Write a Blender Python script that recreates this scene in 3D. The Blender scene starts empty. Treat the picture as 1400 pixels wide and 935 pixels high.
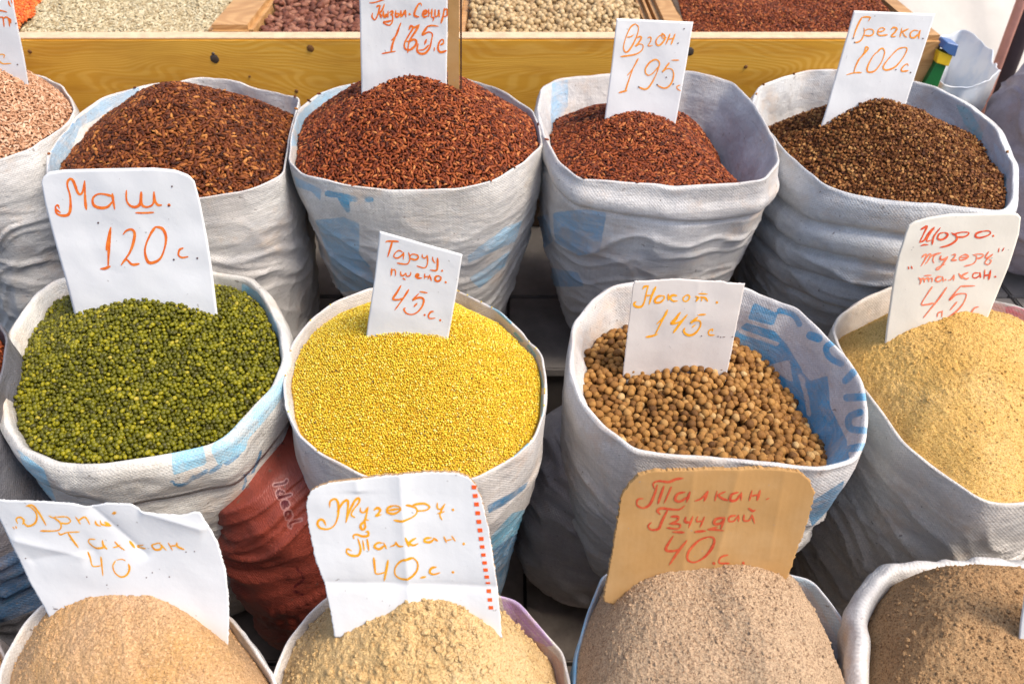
import bpy, math, random
import numpy as np
from mathutils import Vector

# ------------------------------------------------------------------ camera
CAM_H = 1.55
PITCH = math.radians(42.0)
FPX = 1000.0                       # focal length in pixels of a 1400 px wide frame
scene = bpy.context.scene
col = scene.collection
cam_data = bpy.data.cameras.new('camera')
cam = bpy.data.objects.new('camera', cam_data)
col.objects.link(cam)
cam.location = (0, 0, CAM_H)
cam.rotation_euler = (math.radians(90) - PITCH, 0, 0)
cam_data.sensor_width = 36
cam_data.lens = 36 * FPX / 1400
cam_data.clip_start = 0.02
cam_data.clip_end = 200
cam_data.dof.use_dof = True
cam_data.dof.focus_distance = 1.14
cam_data.dof.aperture_fstop = 5.0
scene.camera = cam

# ------------------------------------------------------------------ light: bright soft daylight from the right and behind
SUN_EL, SUN_AZ = 56.0, 108.0        # azimuth measured from +y (away from the camera) towards +x
world = bpy.data.worlds.new('World')
scene.world = world
world.use_nodes = True
wn = world.node_tree.nodes
sky = wn.new('ShaderNodeTexSky')
sky.sky_type = 'NISHITA'
sky.sun_disc = False
sky.sun_elevation = math.radians(SUN_EL)
sky.sun_rotation = math.radians(SUN_AZ)
sky.dust_density = 3.0
sky.ozone_density = 1.0
wn['Background'].inputs['Strength'].default_value = 0.12
world.node_tree.links.new(sky.outputs[0], wn['Background'].inputs['Color'])
sun_d = bpy.data.lights.new('sun', 'SUN')
sun_d.energy = 1.9
sun_d.angle = math.radians(22)
sun_d.color = (1.0, 0.91, 0.78)
sun = bpy.data.objects.new('sun', sun_d)
col.objects.link(sun)
_d = Vector((math.sin(math.radians(SUN_AZ)) * math.cos(math.radians(SUN_EL)),
             math.cos(math.radians(SUN_AZ)) * math.cos(math.radians(SUN_EL)), math.sin(math.radians(SUN_EL))))
sun.rotation_euler = _d.to_track_quat('Z', 'Y').to_euler()
sun.location = (2, 3, 4)
scene.view_settings.view_transform = 'Standard'
scene.view_settings.look = 'None'
scene.view_settings.gamma = 1.0
scene.view_settings.exposure = 1.13

# ------------------------------------------------------------------ helpers
rng = np.random.default_rng(7)
CAM = np.array([0, 0, CAM_H])
FW = np.array([0, math.cos(PITCH), -math.sin(PITCH)])
UP = np.array([0, math.sin(PITCH), math.cos(PITCH)])

def ray(px, py):
    return FW + (px - 700) / FPX * np.array([1, 0, 0]) - (py - 467) / FPX * UP

def at_z(px, py, z):
    r = ray(px, py)
    return CAM + r * ((z - CAM_H) / r[2])

def at_y(px, py, y):
    r = ray(px, py)
    return CAM + r * (y / r[1])

def project(P):
    d = P - CAM
    w = d @ FW
    return 700 + FPX * d[..., 0] / w, 467 - FPX * (d @ UP) / w

def tag(o, label=None, cat=None, group=None, kind=None):
    if label: o['label'] = label
    if cat: o['category'] = cat
    if group: o['group'] = group
    if kind: o['kind'] = kind
    return o

def empty(name, loc, label, cat, group=None):
    o = bpy.data.objects.new(name, None)
    o.empty_display_size = 0.05
    o.location = loc
    col.objects.link(o)
    return tag(o, label, cat, group)

def make_mesh(name, V, F, smooth=True, attrs=None, uv=None, mats=None, mi=None):
    """V (n,3), F (m,k) all faces with k corners, or a list of such arrays"""
    me = bpy.data.meshes.new(name)
    Fs = F if isinstance(F, list) else [F]
    Fs = [np.asarray(f, dtype=np.int32) for f in Fs if len(f)]
    V = np.asarray(V, dtype=np.float32)
    me.vertices.add(len(V))
    me.vertices.foreach_set('co', V.ravel())
    nl = sum(f.size for f in Fs)
    npoly = sum(len(f) for f in Fs)
    me.loops.add(nl)
    me.polygons.add(npoly)
    loops = np.concatenate([f.ravel() for f in Fs])
    sizes = np.concatenate([np.full(len(f), f.shape[1], dtype=np.int32) for f in Fs])
    starts = np.concatenate([[0], np.cumsum(sizes)[:-1]]).astype(np.int32)
    me.loops.foreach_set('vertex_index', loops.astype(np.int32))
    me.polygons.foreach_set('loop_start', starts)
    me.polygons.foreach_set('use_smooth', np.full(npoly, smooth))
    if mi is not None:
        me.polygons.foreach_set('material_index', np.asarray(mi, dtype=np.int32))
    me.update(calc_edges=True)
    for k, a in (attrs or {}).items():
        at = me.attributes.new(k, 'FLOAT', 'POINT')
        at.data.foreach_set('value', np.asarray(a, dtype=np.float32))
    if uv is not None:
        lay = me.uv_layers.new(name='UVMap')
        lay.data.foreach_set('uv', np.asarray(uv, dtype=np.float32)[loops].ravel())
    for m in (mats or []):
        me.materials.append(m)
    return me

def link(name, me, parent=None):
    o = bpy.data.objects.new(name, me)
    col.objects.link(o)
    if parent is not None:
        o.parent = parent
        o.location = -parent.location     # meshes are built in world coordinates
    return o

def hash3(i, j, k, seed):
    h = (i.astype(np.int64) * 374761393 + j.astype(np.int64) * 668265263 + k.astype(np.int64) * 2147483647 + seed * 1274126177) & 0xFFFFFFFF
    h = ((h ^ (h >> 13)) * 1274126177) & 0xFFFFFFFF
    h = (h ^ (h >> 16)) & 0xFFFFFFFF
    return h / 4294967295.0

def noise3(x, y, z, seed=0):
    x, y, z = np.broadcast_arrays(x, y, z)
    i, j, k = np.floor(x), np.floor(y), np.floor(z)
    u, v, w = x - i, y - j, z - k
    u, v, w = (t * t * t * (t * (t * 6 - 15) + 10) for t in (u, v, w))
    r = 0
    for a in (0, 1):
        for b in (0, 1):
            for c in (0, 1):
                r = r + hash3(i + a, j + b, k + c, seed) * (u if a else 1 - u) * (v if b else 1 - v) * (w if c else 1 - w)
    return r * 2 - 1

def fbm(x, y, z, seed=0, octs=4, gain=0.5):
    r, a, f = 0, 1, 1
    for o in range(octs):
        r = r + a * noise3(x * f + 17.3 * o, y * f + 5.1 * o, z * f, seed + o)
        a *= gain; f *= 2.03
    return r

def sstep(a, b, x):
    t = np.clip((x - a) / (b - a), 0, 1)
    return t * t * (3 - 2 * t)

def catmull(P, n, closed=False):
    P = np.asarray(P, dtype=float)
    m = len(P)
    if m == 2 and not closed:
        t = np.linspace(0, 1, n)[:, None]
        return P[0] * (1 - t) + P[1] * t
    segs = m if closed else m - 1
    out = []
    per = max(6, int(n / segs) + 2)
    for s in range(segs):
        g = lambda q: P[q % m] if closed else P[min(max(q, 0), m - 1)]
        p0, p1, p2, p3 = g(s - 1), g(s), g(s + 1), g(s + 2)
        t = np.linspace(0, 1, per, endpoint=False)[:, None]
        out.append(0.5 * ((2 * p1) + (-p0 + p2) * t + (2 * p0 - 5 * p1 + 4 * p2 - p3) * t ** 2 + (-p0 + 3 * p1 - 3 * p2 + p3) * t ** 3))
    out.append((P[0] if closed else P[-1])[None])
    Q = np.concatenate(out)
    d = np.concatenate([[0], np.cumsum(np.linalg.norm(np.diff(Q, axis=0), axis=1))])
    s = np.linspace(0, d[-1], n + 1)[:-1] if closed else np.linspace(0, d[-1], n)
    return np.stack([np.interp(s, d, Q[:, k]) for k in range(Q.shape[1])], 1)

def resample(P, n):
    P = np.asarray(P, dtype=float)
    d = np.concatenate([[0], np.cumsum(np.linalg.norm(np.diff(P, axis=0), axis=1))])
    s = np.linspace(0, d[-1], n)
    return np.stack([np.interp(s, d, P[:, k]) for k in range(P.shape[1])], 1)

def seg_dist(X, Y, P, closed):
    P = np.asarray(P, dtype=float)
    Q = np.roll(P, -1, axis=0) if closed else P[1:]
    A = P if closed else P[:-1]
    best = np.full(X.shape, 1e9)
    inside = np.zeros(X.shape, bool)
    for a, b in zip(A, Q):
        e = b - a
        L = max(e @ e, 1e-9)
        t = np.clip(((X - a[0]) * e[0] + (Y - a[1]) * e[1]) / L, 0, 1)
        best = np.minimum(best, np.hypot(X - a[0] - t * e[0], Y - a[1] - t * e[1]))
        if closed:
            c = (a[1] > Y) != (b[1] > Y)
            xi = a[0] + (Y - a[1]) * e[0] / (e[1] if abs(e[1]) > 1e-9 else 1e-9)
            inside ^= c & (X < xi)
    return best, inside

# ------------------------------------------------------------------ materials
class NT:
    def __init__(s, name, rough=0.8, spec=0.3):
        s.m = bpy.data.materials.new(name)
        s.m.use_nodes = True
        s.t = s.m.node_tree
        s.b = s.t.nodes['Principled BSDF']
        s.b.inputs['Roughness'].default_value = rough
        s.b.inputs['Specular IOR Level'].default_value = spec
    def n(s, kind, **kw):
        nd = s.t.nodes.new('ShaderNode' + kind)
        for k, v in kw.items():
            if k.startswith('_'): setattr(nd, k[1:], v)
            else: nd.inputs[k.replace('9', ' ')].default_value = v
        return nd
    def l(s, a, b): s.t.links.new(a, b)
    def math(s, op, a, b=None, clamp=False):
        nd = s.t.nodes.new('ShaderNodeMath'); nd.operation = op; nd.use_clamp = clamp
        for i, v in enumerate((a, b)):
            if v is None: continue
            if hasattr(v, 'links'): s.l(v, nd.inputs[i])
            else: nd.inputs[i].default_value = v
        return nd.outputs[0]
    def ramp(s, fac, stops, interp='LINEAR'):
        nd = s.t.nodes.new('ShaderNodeValToRGB'); cr = nd.color_ramp; cr.interpolation = interp
        while len(cr.elements) < len(stops): cr.elements.new(0.5)
        for e, (p, c) in zip(cr.elements, stops):
            e.position = p
            e.color = (c, c, c, 1) if isinstance(c, (int, float)) else (*c, 1)
        s.l(fac, nd.inputs[0])
        return nd.outputs[0]
    def mix(s, fac, a, b, mode='MIX'):
        nd = s.t.nodes.new('ShaderNodeMix'); nd.data_type = 'RGBA'; nd.blend_type = mode
        for i, v in ((0, fac), (6, a), (7, b)):
            if hasattr(v, 'links'): s.l(v, nd.inputs[i])
            else: nd.inputs[i].default_value = v if i == 0 else (*v, 1)
        return nd.outputs[2]
    def noise(s, scale, detail=3, rough=0.5, coord=None, dist=0.0):
        nd = s.n('TexNoise', Scale=scale, Detail=detail, Roughness=rough, Distortion=dist)
        s.l(coord if coord is not None else s.obj(), nd.inputs['Vector'])
        return nd.outputs['Fac']
    def obj(s):
        if not hasattr(s, '_o'): s._o = s.n('TexCoord')
        return s._o.outputs['Object']
    def uv(s):
        s.obj(); return s._o.outputs['UV']
    def mapping(s, vec, scale=(1, 1, 1), rot=(0, 0, 0), loc=(0, 0, 0)):
        nd = s.n('Mapping', Scale=scale, Rotation=rot, Location=loc)
        s.l(vec, nd.inputs[0]); return nd.outputs[0]
    def attr(s, name):
        nd = s.n('Attribute'); nd.attribute_name = name; return nd.outputs['Fac']
    def bump(s, h, strength, dist, prev=None):
        nd = s.n('Bump', Strength=strength, Distance=dist)
        s.l(h, nd.inputs['Height'])
        if prev is not None: s.l(prev, nd.inputs['Normal'])
        return nd.outputs[0]
    def out(s, color=None, normal=None, rough=None):
        if color is not None:
            if hasattr(color, 'links'): s.l(color, s.b.inputs['Base Color'])
            else: s.b.inputs['Base Color'].default_value = (*color, 1)
        if normal is not None: s.l(normal, s.b.inputs['Normal'])
        if rough is not None: s.l(rough, s.b.inputs['Roughness'])
        return s.m

def mat_sack(name, base, stain=(0.40, 0.34, 0.28), dirt=(0.22, 0.22, 0.24), A=(0.16, 0.42, 0.62), B=(0.5, 0.7, 0.85),
             fade=0.35, dirt_amt=0.5, weave=1.0, pn=4.5):
    s = NT(name, 0.46, 0.45)
    rel = lambda a, b, d: (base[0] * a, base[1] * b, base[2] * d)
    uv = s.uv()
    big = s.noise(5.0, 5, 0.6, dist=0.6)
    mid = s.noise(22.0, 4, 0.6)
    fine = s.noise(140.0, 3, 0.6)
    # threads of the weave, in metres on the cloth
    uvm = s.mapping(uv, (340, 340, 1))
    sx = s.n('SeparateXYZ'); s.l(uvm, sx.inputs[0])
    wx = s.math('SINE', s.math('MULTIPLY', sx.outputs[0], math.pi * 1.0))
    wy = s.math('SINE', s.math('MULTIPLY', sx.outputs[1], math.pi * 1.0))
    wv = s.math('ADD', s.math('MULTIPLY', wx, wy), 0)
    streak_u = s.noise(1.0, 3, 0.6, coord=s.mapping(uv, (260, 7, 1)))
    streak_v = s.noise(1.0, 3, 0.6, coord=s.mapping(uv, (7, 260, 1)))
    c = s.mix(s.ramp(big, [(0.45, 0.0), (0.75, 0.55)]), base, stain)
    c = s.mix(s.math('MULTIPLY', s.ramp(s.noise(3.2, 6, 0.65, coord=s.mapping(s.obj(), loc=(3, 1, 7)), dist=1.0), [(0.42, 0.0), (0.72, 1.0)]), dirt_amt), c, dirt)
    c = s.mix(s.math('MULTIPLY', s.ramp(s.math('ADD', streak_u, s.math('MULTIPLY', mid, 0.5)), [(0.6, 0.0), (1.0, 1.0)]), 0.35), c, tuple(x * 0.62 for x in base))
    c = s.mix(s.math('MULTIPLY', s.ramp(s.math('ADD', streak_v, s.math('MULTIPLY', mid, 0.5)), [(0.6, 0.0), (1.0, 1.0)]), 0.25), c, tuple(x * 0.7 for x in base))
    for nm, colr in (('print_a', A), ('print_b', B)):
        d = s.math('ADD', s.attr(nm), s.math('MULTIPLY', s.math('SUBTRACT', s.noise(55, 5, 0.75), 0.5), pn))
        m = s.math('MULTIPLY', d, 0.8, clamp=False)
        m = s.math('MINIMUM', s.math('MAXIMUM', m, 0), 1)
        worn = s.ramp(s.math('ADD', s.math('MULTIPLY', s.noise(45, 5, 0.7), 0.6), s.math('MULTIPLY', streak_v, 0.4)), [(0.34, max(0.0, 0.85 - fade * 1.2)), (0.52, 1.0)])
        c = s.mix(s.math('MULTIPLY', m, worn), c, colr)
    # the fine mottle of dusty threads
    c = s.mix(s.math('MULTIPLY', s.ramp(wv, [(0.0, 1.0), (0.6, 0.0)]), 0.16), c, rel(0.35, 0.32, 0.30))
    c = s.mix(s.math('MULTIPLY', s.ramp(s.noise(1.0, 5, 0.8, coord=s.mapping(uv, (220, 120, 1))), [(0.45, 0.0), (0.63, 1.0)]), 0.32), c, rel(0.42, 0.40, 0.39))
    c = s.mix(s.math('MULTIPLY', s.ramp(s.noise(1.0, 5, 0.75, coord=s.mapping(uv, (9, 30, 1)), dist=0.7), [(0.46, 0.0), (0.64, 1.0)]), 0.34), c, rel(0.52, 0.50, 0.50))
    c = s.mix(s.math('MULTIPLY', s.ramp(s.noise(11, 5, 0.7, coord=s.mapping(s.obj(), loc=(7, 7, 2))), [(0.53, 0.0), (0.68, 1.0)]), 0.5), c, rel(0.72, 0.55, 0.42))
    c = s.mix(s.math('MULTIPLY', s.ramp(s.noise(1.0, 6, 0.7, coord=s.mapping(s.obj(), (7, 7, 16), loc=(1, 9, 4)), dist=0.8), [(0.50, 0.0), (0.66, 1.0)]), 0.5), c, rel(0.45, 0.46, 0.50))
    # pepper of small dark specks
    c = s.mix(s.ramp(s.noise(95, 2, 0.5, coord=s.mapping(s.obj(), loc=(9, 2, 1))), [(0.71, 0.0), (0.74, 0.6)]), c, (0.12, 0.09, 0.07))
    b1 = s.bump(wv, 0.22 * weave, 0.001)
    b2 = s.bump(s.math('ADD', streak_u, streak_v), 0.30, 0.0022, b1)
    b3 = s.bump(s.noise(1.0, 5, 0.65, coord=s.mapping(uv, (24, 60, 1)), dist=1.0), 0.36, 0.006, b2)
    b3 = s.bump(s.noise(13, 4, 0.6, dist=1.5), 0.25, 0.012, b3)
    b4 = s.bump(fine, 0.25, 0.0015, b3)
    return s.out(c, b4)

def mat_grain(name, stops, rough=0.5, spec=0.4, bump=0.0, spots=None):
    s = NT(name, rough, spec)
    t = s.attr('tint')
    c = s.ramp(t, stops)
    c = s.mix(0.35, c, s.mix(s.noise(420, 2), (0, 0, 0), c), 'MIX')
    if spots:
        c = s.mix(s.ramp(s.noise(700, 1), [(0.62, 0.0), (0.66, 1.0)]), c, spots)
    nrm = s.bump(s.noise(500, 3), bump, 0.002) if bump else None
    return s.out(c, nrm)

def mat_flour(name, a, b, c2, scale=1.0):
    s = NT(name, 0.95, 0.1)
    c = s.mix(s.ramp(s.noise(9, 4, 0.6), [(0.35, 0.0), (0.68, 1.0)]), a, b)
    c = s.mix(s.ramp(s.noise(330 * scale, 4, 0.9), [(0.49, 0.0), (0.60, 1.0)]), c, c2)
    c = s.mix(s.ramp(s.noise(280 * scale, 4, 0.85, coord=s.mapping(s.obj(), loc=(4, 4, 4))), [(0.52, 0.0), (0.64, 0.8)]), c, tuple(min(0.9, x * 1.45) for x in a))
    n1 = s.bump(s.noise(230 * scale, 5, 0.8), 0.8, 0.005)
    n2 = s.bump(s.noise(420 * scale, 2, 0.6), 0.8, 0.0025, n1)
    return s.out(c, n2)

def mat_plain(name, c, rough=0.7, spec=0.3, var=0.12, scale=20, bump=0.15, bd=0.002):
    s = NT(name, rough, spec)
    cc = s.mix(s.ramp(s.noise(scale, 5, 0.6), [(0.3, 0.0), (0.7, 1.0)]), tuple(x * (1 - var) for x in c), tuple(min(1, x * (1 + var)) for x in c))
    return s.out(cc, s.bump(s.noise(scale * 4, 4, 0.6), bump, bd))

def mat_card(name, c, rough=0.75, lines=0.0, stain=(0.55, 0.50, 0.45)):
    s = NT(name, rough, 0.25)
    cc = s.mix(s.math('MULTIPLY', s.ramp(s.noise(9, 5, 0.65), [(0.45, 0.0), (0.75, 1.0)]), 0.30), c, stain)
    cc = s.mix(s.ramp(s.noise(120, 2, 0.5), [(0.73, 0.0), (0.77, 0.55)]), cc, (0.25, 0.22, 0.2))
    nb = s.bump(s.noise(60, 5, 0.6), 0.25, 0.002)
    nb = s.bump(s.noise(6, 2, 0.5), 0.6, 0.02, nb)
    if lines:
        w = s.n('TexWave', Scale=1.0, Distortion=0.3); w.bands_direction = 'X'
        s.l(s.mapping(s.uv(), (lines, 1, 1)), w.inputs['Vector'])
        nb = s.bump(w.outputs['Fac'], 0.05, 0.0008, nb)
        cc = s.mix(s.math('MULTIPLY', w.outputs['Fac'], 0.035), cc, tuple(x * 0.7 for x in c))
    return s.out(cc, nb)

def mat_ink(name, c, c2):
    s = NT(name, 0.55, 0.3)
    return s.out(s.mix(s.ramp(s.noise(110, 4, 0.7), [(0.38, 0.0), (0.68, 1.0)]), c, c2))

def mat_wood(name, c1, c2, c3, stretch=(3, 22, 22)):
    s = NT(name, 0.5, 0.35)
    v = s.mapping(s.obj(), stretch)
    warp = s.noise(1.0, 2, 0.5, coord=s.mapping(s.obj(), (1.6, 2.2, 5.0)))
    w = s.n('TexWave', Scale=2.6, Distortion=5.0, Detail=2.5, Detail9Scale=0.55); w.bands_direction = 'Z'
    vv = s.n('VectorMath'); vv.operation = 'ADD'; s.l(s.mapping(s.obj(), (1.2, 8, 8)), vv.inputs[0])
    cb = s.n('CombineXYZ'); s.l(s.math('MULTIPLY', warp, 5.0), cb.inputs[2]); s.l(cb.outputs[0], vv.inputs[1])
    s.l(vv.outputs[0], w.inputs['Vector'])
    c = s.mix(s.ramp(w.outputs['Fac'], [(0.25, 0.0), (0.85, 1.0)]), c1, c2)
    c = s.mix(s.ramp(s.noise(1.0, 5, 0.6, coord=v), [(0.45, 0.0), (0.7, 0.8)]), c, c3)
    c = s.mix(s.math('MULTIPLY', s.ramp(s.noise(3, 4), [(0.45, 0.0), (0.7, 1.0)]), 0.4), c, tuple(x * 0.6 for x in c1))
    n = s.bump(s.noise(1.0, 5, 0.6, coord=s.mapping(s.obj(), (10, 160, 160))), 0.25, 0.002)
    return s.out(c, n)

# ------------------------------------------------------------------ sacks
def fourier_smooth(P, k):
    z = P[:, 0] + 1j * P[:, 1]
    f = np.fft.fft(z)
    fr = np.abs(np.fft.fftfreq(len(z)) * len(z))
    f[fr > k] = 0
    z = np.fft.ifft(f)
    return np.stack([z.real, z.imag], 1)

class Sack:
    """One cloth sack. rim: photo pixels of the lip, laid on the level z; floor: level it stands on."""
    def __init__(s, rim, z, floor, label, mat, bottom=0.8, shift=(0, 0), bulge=0.05, lip=0.0019, wall=(0.25, 0.16),
                 cuff=None, folds=(0.012, 0.0, 1), rolls=None, prints=(), nu=300, nv=110, seed=1, name='grain_sack', zv=None, wave=0.004, parent=None, group='open sacks of grain and flour'):
        s.z, s.seed = z, seed
        P = np.array([at_z(x, y, z)[:2] for x, y in rim])
        ctr0 = (P.max(0) + P.min(0)) / 2
        Q = catmull(P, nu * 4, closed=True)
        Pc = np.vstack([P, P[:1]])
        d_ = np.concatenate([[0], np.cumsum(np.linalg.norm(np.diff(Pc, axis=0), axis=1))])
        lin = np.stack([np.interp(np.linspace(0, d_[-1], nu * 4 + 1)[:-1], d_, Pc[:, q]) for q in (0, 1)], 1)
        w_ = np.ones(nu // 12) / (nu // 12)
        h_ = len(w_)
        lin = np.stack([np.convolve(np.concatenate([lin[-h_:, q], lin[:, q], lin[:h_, q]]), w_, 'same')[h_:-h_] for q in (0, 1)], 1)
        Lc = np.vstack([lin, lin[:1]])
        d_ = np.concatenate([[0], np.cumsum(np.linalg.norm(np.diff(Lc, axis=0), axis=1))])
        L = np.stack([np.interp(np.linspace(0, d_[-1], nu + 1)[:-1], d_, Lc[:, q]) for q in (0, 1)], 1)
        area = np.sum(L[:, 0] * np.roll(L[:, 1], -1) - np.roll(L[:, 0], -1) * L[:, 1])
        if area < 0: L = L[::-1]
        s.loop = L
        s.c = c = L.mean(0)
        zr = np.full(nu, z)
        ang = np.arctan2(L[:, 1] - c[1], L[:, 0] - c[0])
        zr = zr + wave * fbm(np.cos(ang) * 2.2 + seed, np.sin(ang) * 2.2, 0.0 * ang, seed, 3)
        S = fourier_smooth(L, 3)
        N = np.roll(S, -1, 0) - np.roll(S, 1, 0)
        N = np.stack([N[:, 1], -N[:, 0]], 1); N /= np.linalg.norm(N, axis=1)[:, None]     # outward
        per = np.concatenate([[0], np.cumsum(np.linalg.norm(np.diff(np.vstack([L, L[:1]]), axis=0), axis=1))])
        u_m = per[:-1]
        Rm = np.mean(np.linalg.norm(L - c, axis=1))
        rows, side, vlen = [], [], []
        slope, depth = wall
        # inner wall, from deep inside up to the lip
        nin = 34
        v = 0.0
        for k in range(nin):
            t = k / (nin - 1)
            d = lip + depth * (1 - t) ** 1.2
            inset = (lip * 1.6 + slope * d)
            p = L - N * inset
            w = sstep(0, 0.12, d)
            p = p * (1 - 0.5 * w) + (S - N * inset) * 0.5 * w
            a = sstep(0.0, 0.05, d)
            fn = fbm(p[:, 0] * 14, p[:, 1] * 14, d * 9 + 0 * ang, seed + 40, 3) * 0.006 * a
            rows.append(np.column_stack([p - N * fn[:, None], zr - d])); side.append(1); vlen.append(-d)
        # lip, half a circle
        for k in range(1, 7):
            a = math.pi * k / 7
            rr = lip * (1 + 0.35 * fbm(np.cos(ang) * 5, np.sin(ang) * 5, 0 * ang + 3, seed + 9, 2))
            off = -lip * 1.6 + rr * (1 - math.cos(a))
            p = L + N * off[:, None]
            rows.append(np.column_stack([p, zr - lip + rr * math.sin(a)])); side.append(2 if k > 2 else 1); vlen.append(0.002 * k)
        H = z - lip - floor
        # cuff: the cloth folded outwards, its hem hanging over the body
        off0 = lip * 0.5
        vstart = 0.0
        if cuff:
            ch, cthick = cuff[0], cuff[1]
            hem = ch * (1 + 0.30 * fbm(np.cos(ang) * 1.6 + 5, np.sin(ang) * 1.6, 0 * ang, seed + 21, 3))
            for k in range(0, 13):
                t = k / 12
                bul = cthick * (0.6 + 0.6 * math.sin(math.pi * min(1, t * 1.1))) + lip * 0.4
                fn = fbm(L[:, 0] * 16, L[:, 1] * 16, 0 * ang + t * 2.0, seed + 60, 3) * 0.005 * math.sin(math.pi * t)
                tp = 1 - t * 0.02
                p = c + (L - c) * tp + N * (bul + fn)[:, None]
                rows.append(np.column_stack([p, zr - lip - 0.002 - hem * t])); side.append(2); vlen.append(t * ch)
            p = c + (L - c) * 0.98 + N * (cthick * 0.1)
            rows.append(np.column_stack([p, zr - lip - hem + 0.003])); side.append(2); vlen.append(ch + 0.004)
            p = c + (L - c) * 0.97 - N * 0.004
            rows.append(np.column_stack([p, zr - lip - hem + 0.006])); side.append(2); vlen.append(ch + 0.006)
            vstart = ch
        fa, fs, fo = folds
        sh = np.array(shift)
        for k in range(nv):
            t = k / (nv - 1)
            t = t ** 1.15
            zz0 = (zr - lip - 0.001) if not cuff else (zr - lip - hem + 0.004)
            zz = zz0 * (1 - t) + (floor + 0.012) * t
            hd = np.clip((z - zz) / (z - floor), 0, 1)                       # 0 at lip, 1 at floor
            R = 1 + (bottom - 1) * hd ** 1.25 + bulge * np.sin(np.pi * np.clip(hd, 0, 1) ** 0.8)
            foot = sstep(0.93, 1.0, hd); R = R * (1 - 0.10 * foot)
            w = sstep(0.0, 0.55, hd)[:, None]
            base = L * (1 - w) + S * w
            p = c + (base - c) * R[:, None] + sh * (hd ** 1.1)[:, None]
            # folds of the cloth
            x, y = p[:, 0], p[:, 1]
            amp = 0.62 * fa * sstep(0.02, 0.35, hd)
            q = zz + fs * (x - c[0]) + 0.05 * np.sin(3 * (x - c[0]) / Rm + seed)
            wv = fbm(x * 5 + seed, y * 5, zz * 5, seed + 3, 2) * 0.35
            r1 = 1 - np.abs(noise3(x * 2.6 + 3, y * 2.6, q * 15 * fo + wv * 2.5, seed + 11)); r1 = r1 ** 5
            r2 = 1 - np.abs(noise3(x * 5, y * 5, q * 34 * fo + wv * 5, seed + 12)); r2 = r2 ** 6
            r3 = noise3(x * 9, y * 9, zz * 7, seed + 13)
            r4 = 1 - np.abs(noise3(x * 9 + wv, y * 9, (zz - fs * (x - c[0]) * 0.7) * 22, seed + 14)); r4 = r4 ** 8
            dis = amp * (r1 * 1.0 + r2 * 0.55 + r4 * 0.45 - 0.5) + 0.007 * r3 * sstep(0.0, 0.1, hd)
            dis = dis + 0.0035 * noise3(x * 20, y * 20, zz * 4, seed + 15) * np.exp(-hd * 5) * sstep(0, 0.02, hd)
            if rolls:                                          # soft rolls of slack cloth under the lip
                for (rz, rw, ra, rt) in rolls:
                    qq = (z - zz) - rz - rt * (x - c[0]) + 0.012 * noise3(x * 6, y * 6, 0 * x, seed + 31)
                    dis = dis + ra * (np.exp(-np.abs(qq / rw) ** 3) - 1.1 * np.exp(-((qq - rw * 1.15) / (rw * 0.22)) ** 2))
            p = p + N * (off0 * np.exp(-hd * 40) + dis)[:, None]
            rows.append(np.column_stack([p, zz])); side.append(2); vlen.append(vstart + (z - floor) * t)
        # bottom
        last = rows[-1]
        for q in (0.9, 0.5, 0.05):
            p = last.copy(); cc = c + sh
            p[:, :2] = cc + (last[:, :2] - cc) * q
            p[:, 2] = floor + 0.003
            rows.append(p); side.append(2); vlen.append(vlen[-1] + 0.02)
        nr = len(rows)
        s.inner = rows[:nin]
        V = np.stack(rows)                                    # nr, nu, 3
        idx = np.arange(nr * nu).reshape(nr, nu)
        a = idx[:-1]; b = idx[1:]
        F = np.stack([a, np.roll(a, -1, 1), np.roll(b, -1, 1), b], -1).reshape(-1, 4)[:, ::-1]
        uvs = np.stack([np.broadcast_to(u_m, (nr, nu)), np.broadcast_to(np.array(vlen)[:, None], (nr, nu))], -1).reshape(-1, 2)
        # worn prints: signed distance (photo pixels) to traced shapes on the cloth
        Vf = V.reshape(-1, 3)
        sd = np.repeat(np.array(side), nu)
        px, py = project(Vf)
        du = np.roll(V, -1, 1) - np.roll(V, 1, 1)
        dv = np.gradient(V, axis=0)
        nn = np.cross(du, dv).reshape(-1, 3)
        face = np.einsum('ij,ij->i', nn, Vf - CAM)
        sgn = 1 if True else -1
        at = {'print_a': np.full(len(Vf), -20.0), 'print_b': np.full(len(Vf), -20.0)}
        ny = (Vf[:, 1] - c[1])
        for slot, sidek, kind, pts, wd in prints:
            box = np.array(pts, float)
            m = (px > box[:, 0].min() - 22 - wd) & (px < box[:, 0].max() + 22 + wd) & (py > box[:, 1].min() - 22 - wd) & (py < box[:, 1].max() + 22 + wd)
            m &= (sd == 1) if sidek == 'in' else ((sd == 2) & (ny < 0.09) if sidek == 'out' else (sd > 0))
            if not m.any(): continue
            if kind == 'poly':
                d, ins = seg_dist(px[m], py[m], pts, True)
                d = np.where(ins, d, -d)
            else:
                q = catmull(pts, max(8, 5 * len(pts))) if len(pts) > 2 else pts
                d, _ = seg_dist(px[m], py[m], q, False)
                d = wd / 2 - d
            if slot == 'x':
                at['print_a'][m] = np.minimum(at['print_a'][m], -d); at['print_b'][m] = np.minimum(at['print_b'][m], -d); continue
            k = 'print_' + slot
            at[k][m] = np.maximum(at[k][m], d)
        me = make_mesh(name, Vf, F, True, at, uvs, [mat])
        o = link(name, me)
        tag(o, label, 'sack', group)
        s.obj = o
        s.inner = np.stack(s.inner)
        s.zr = zr

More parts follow.
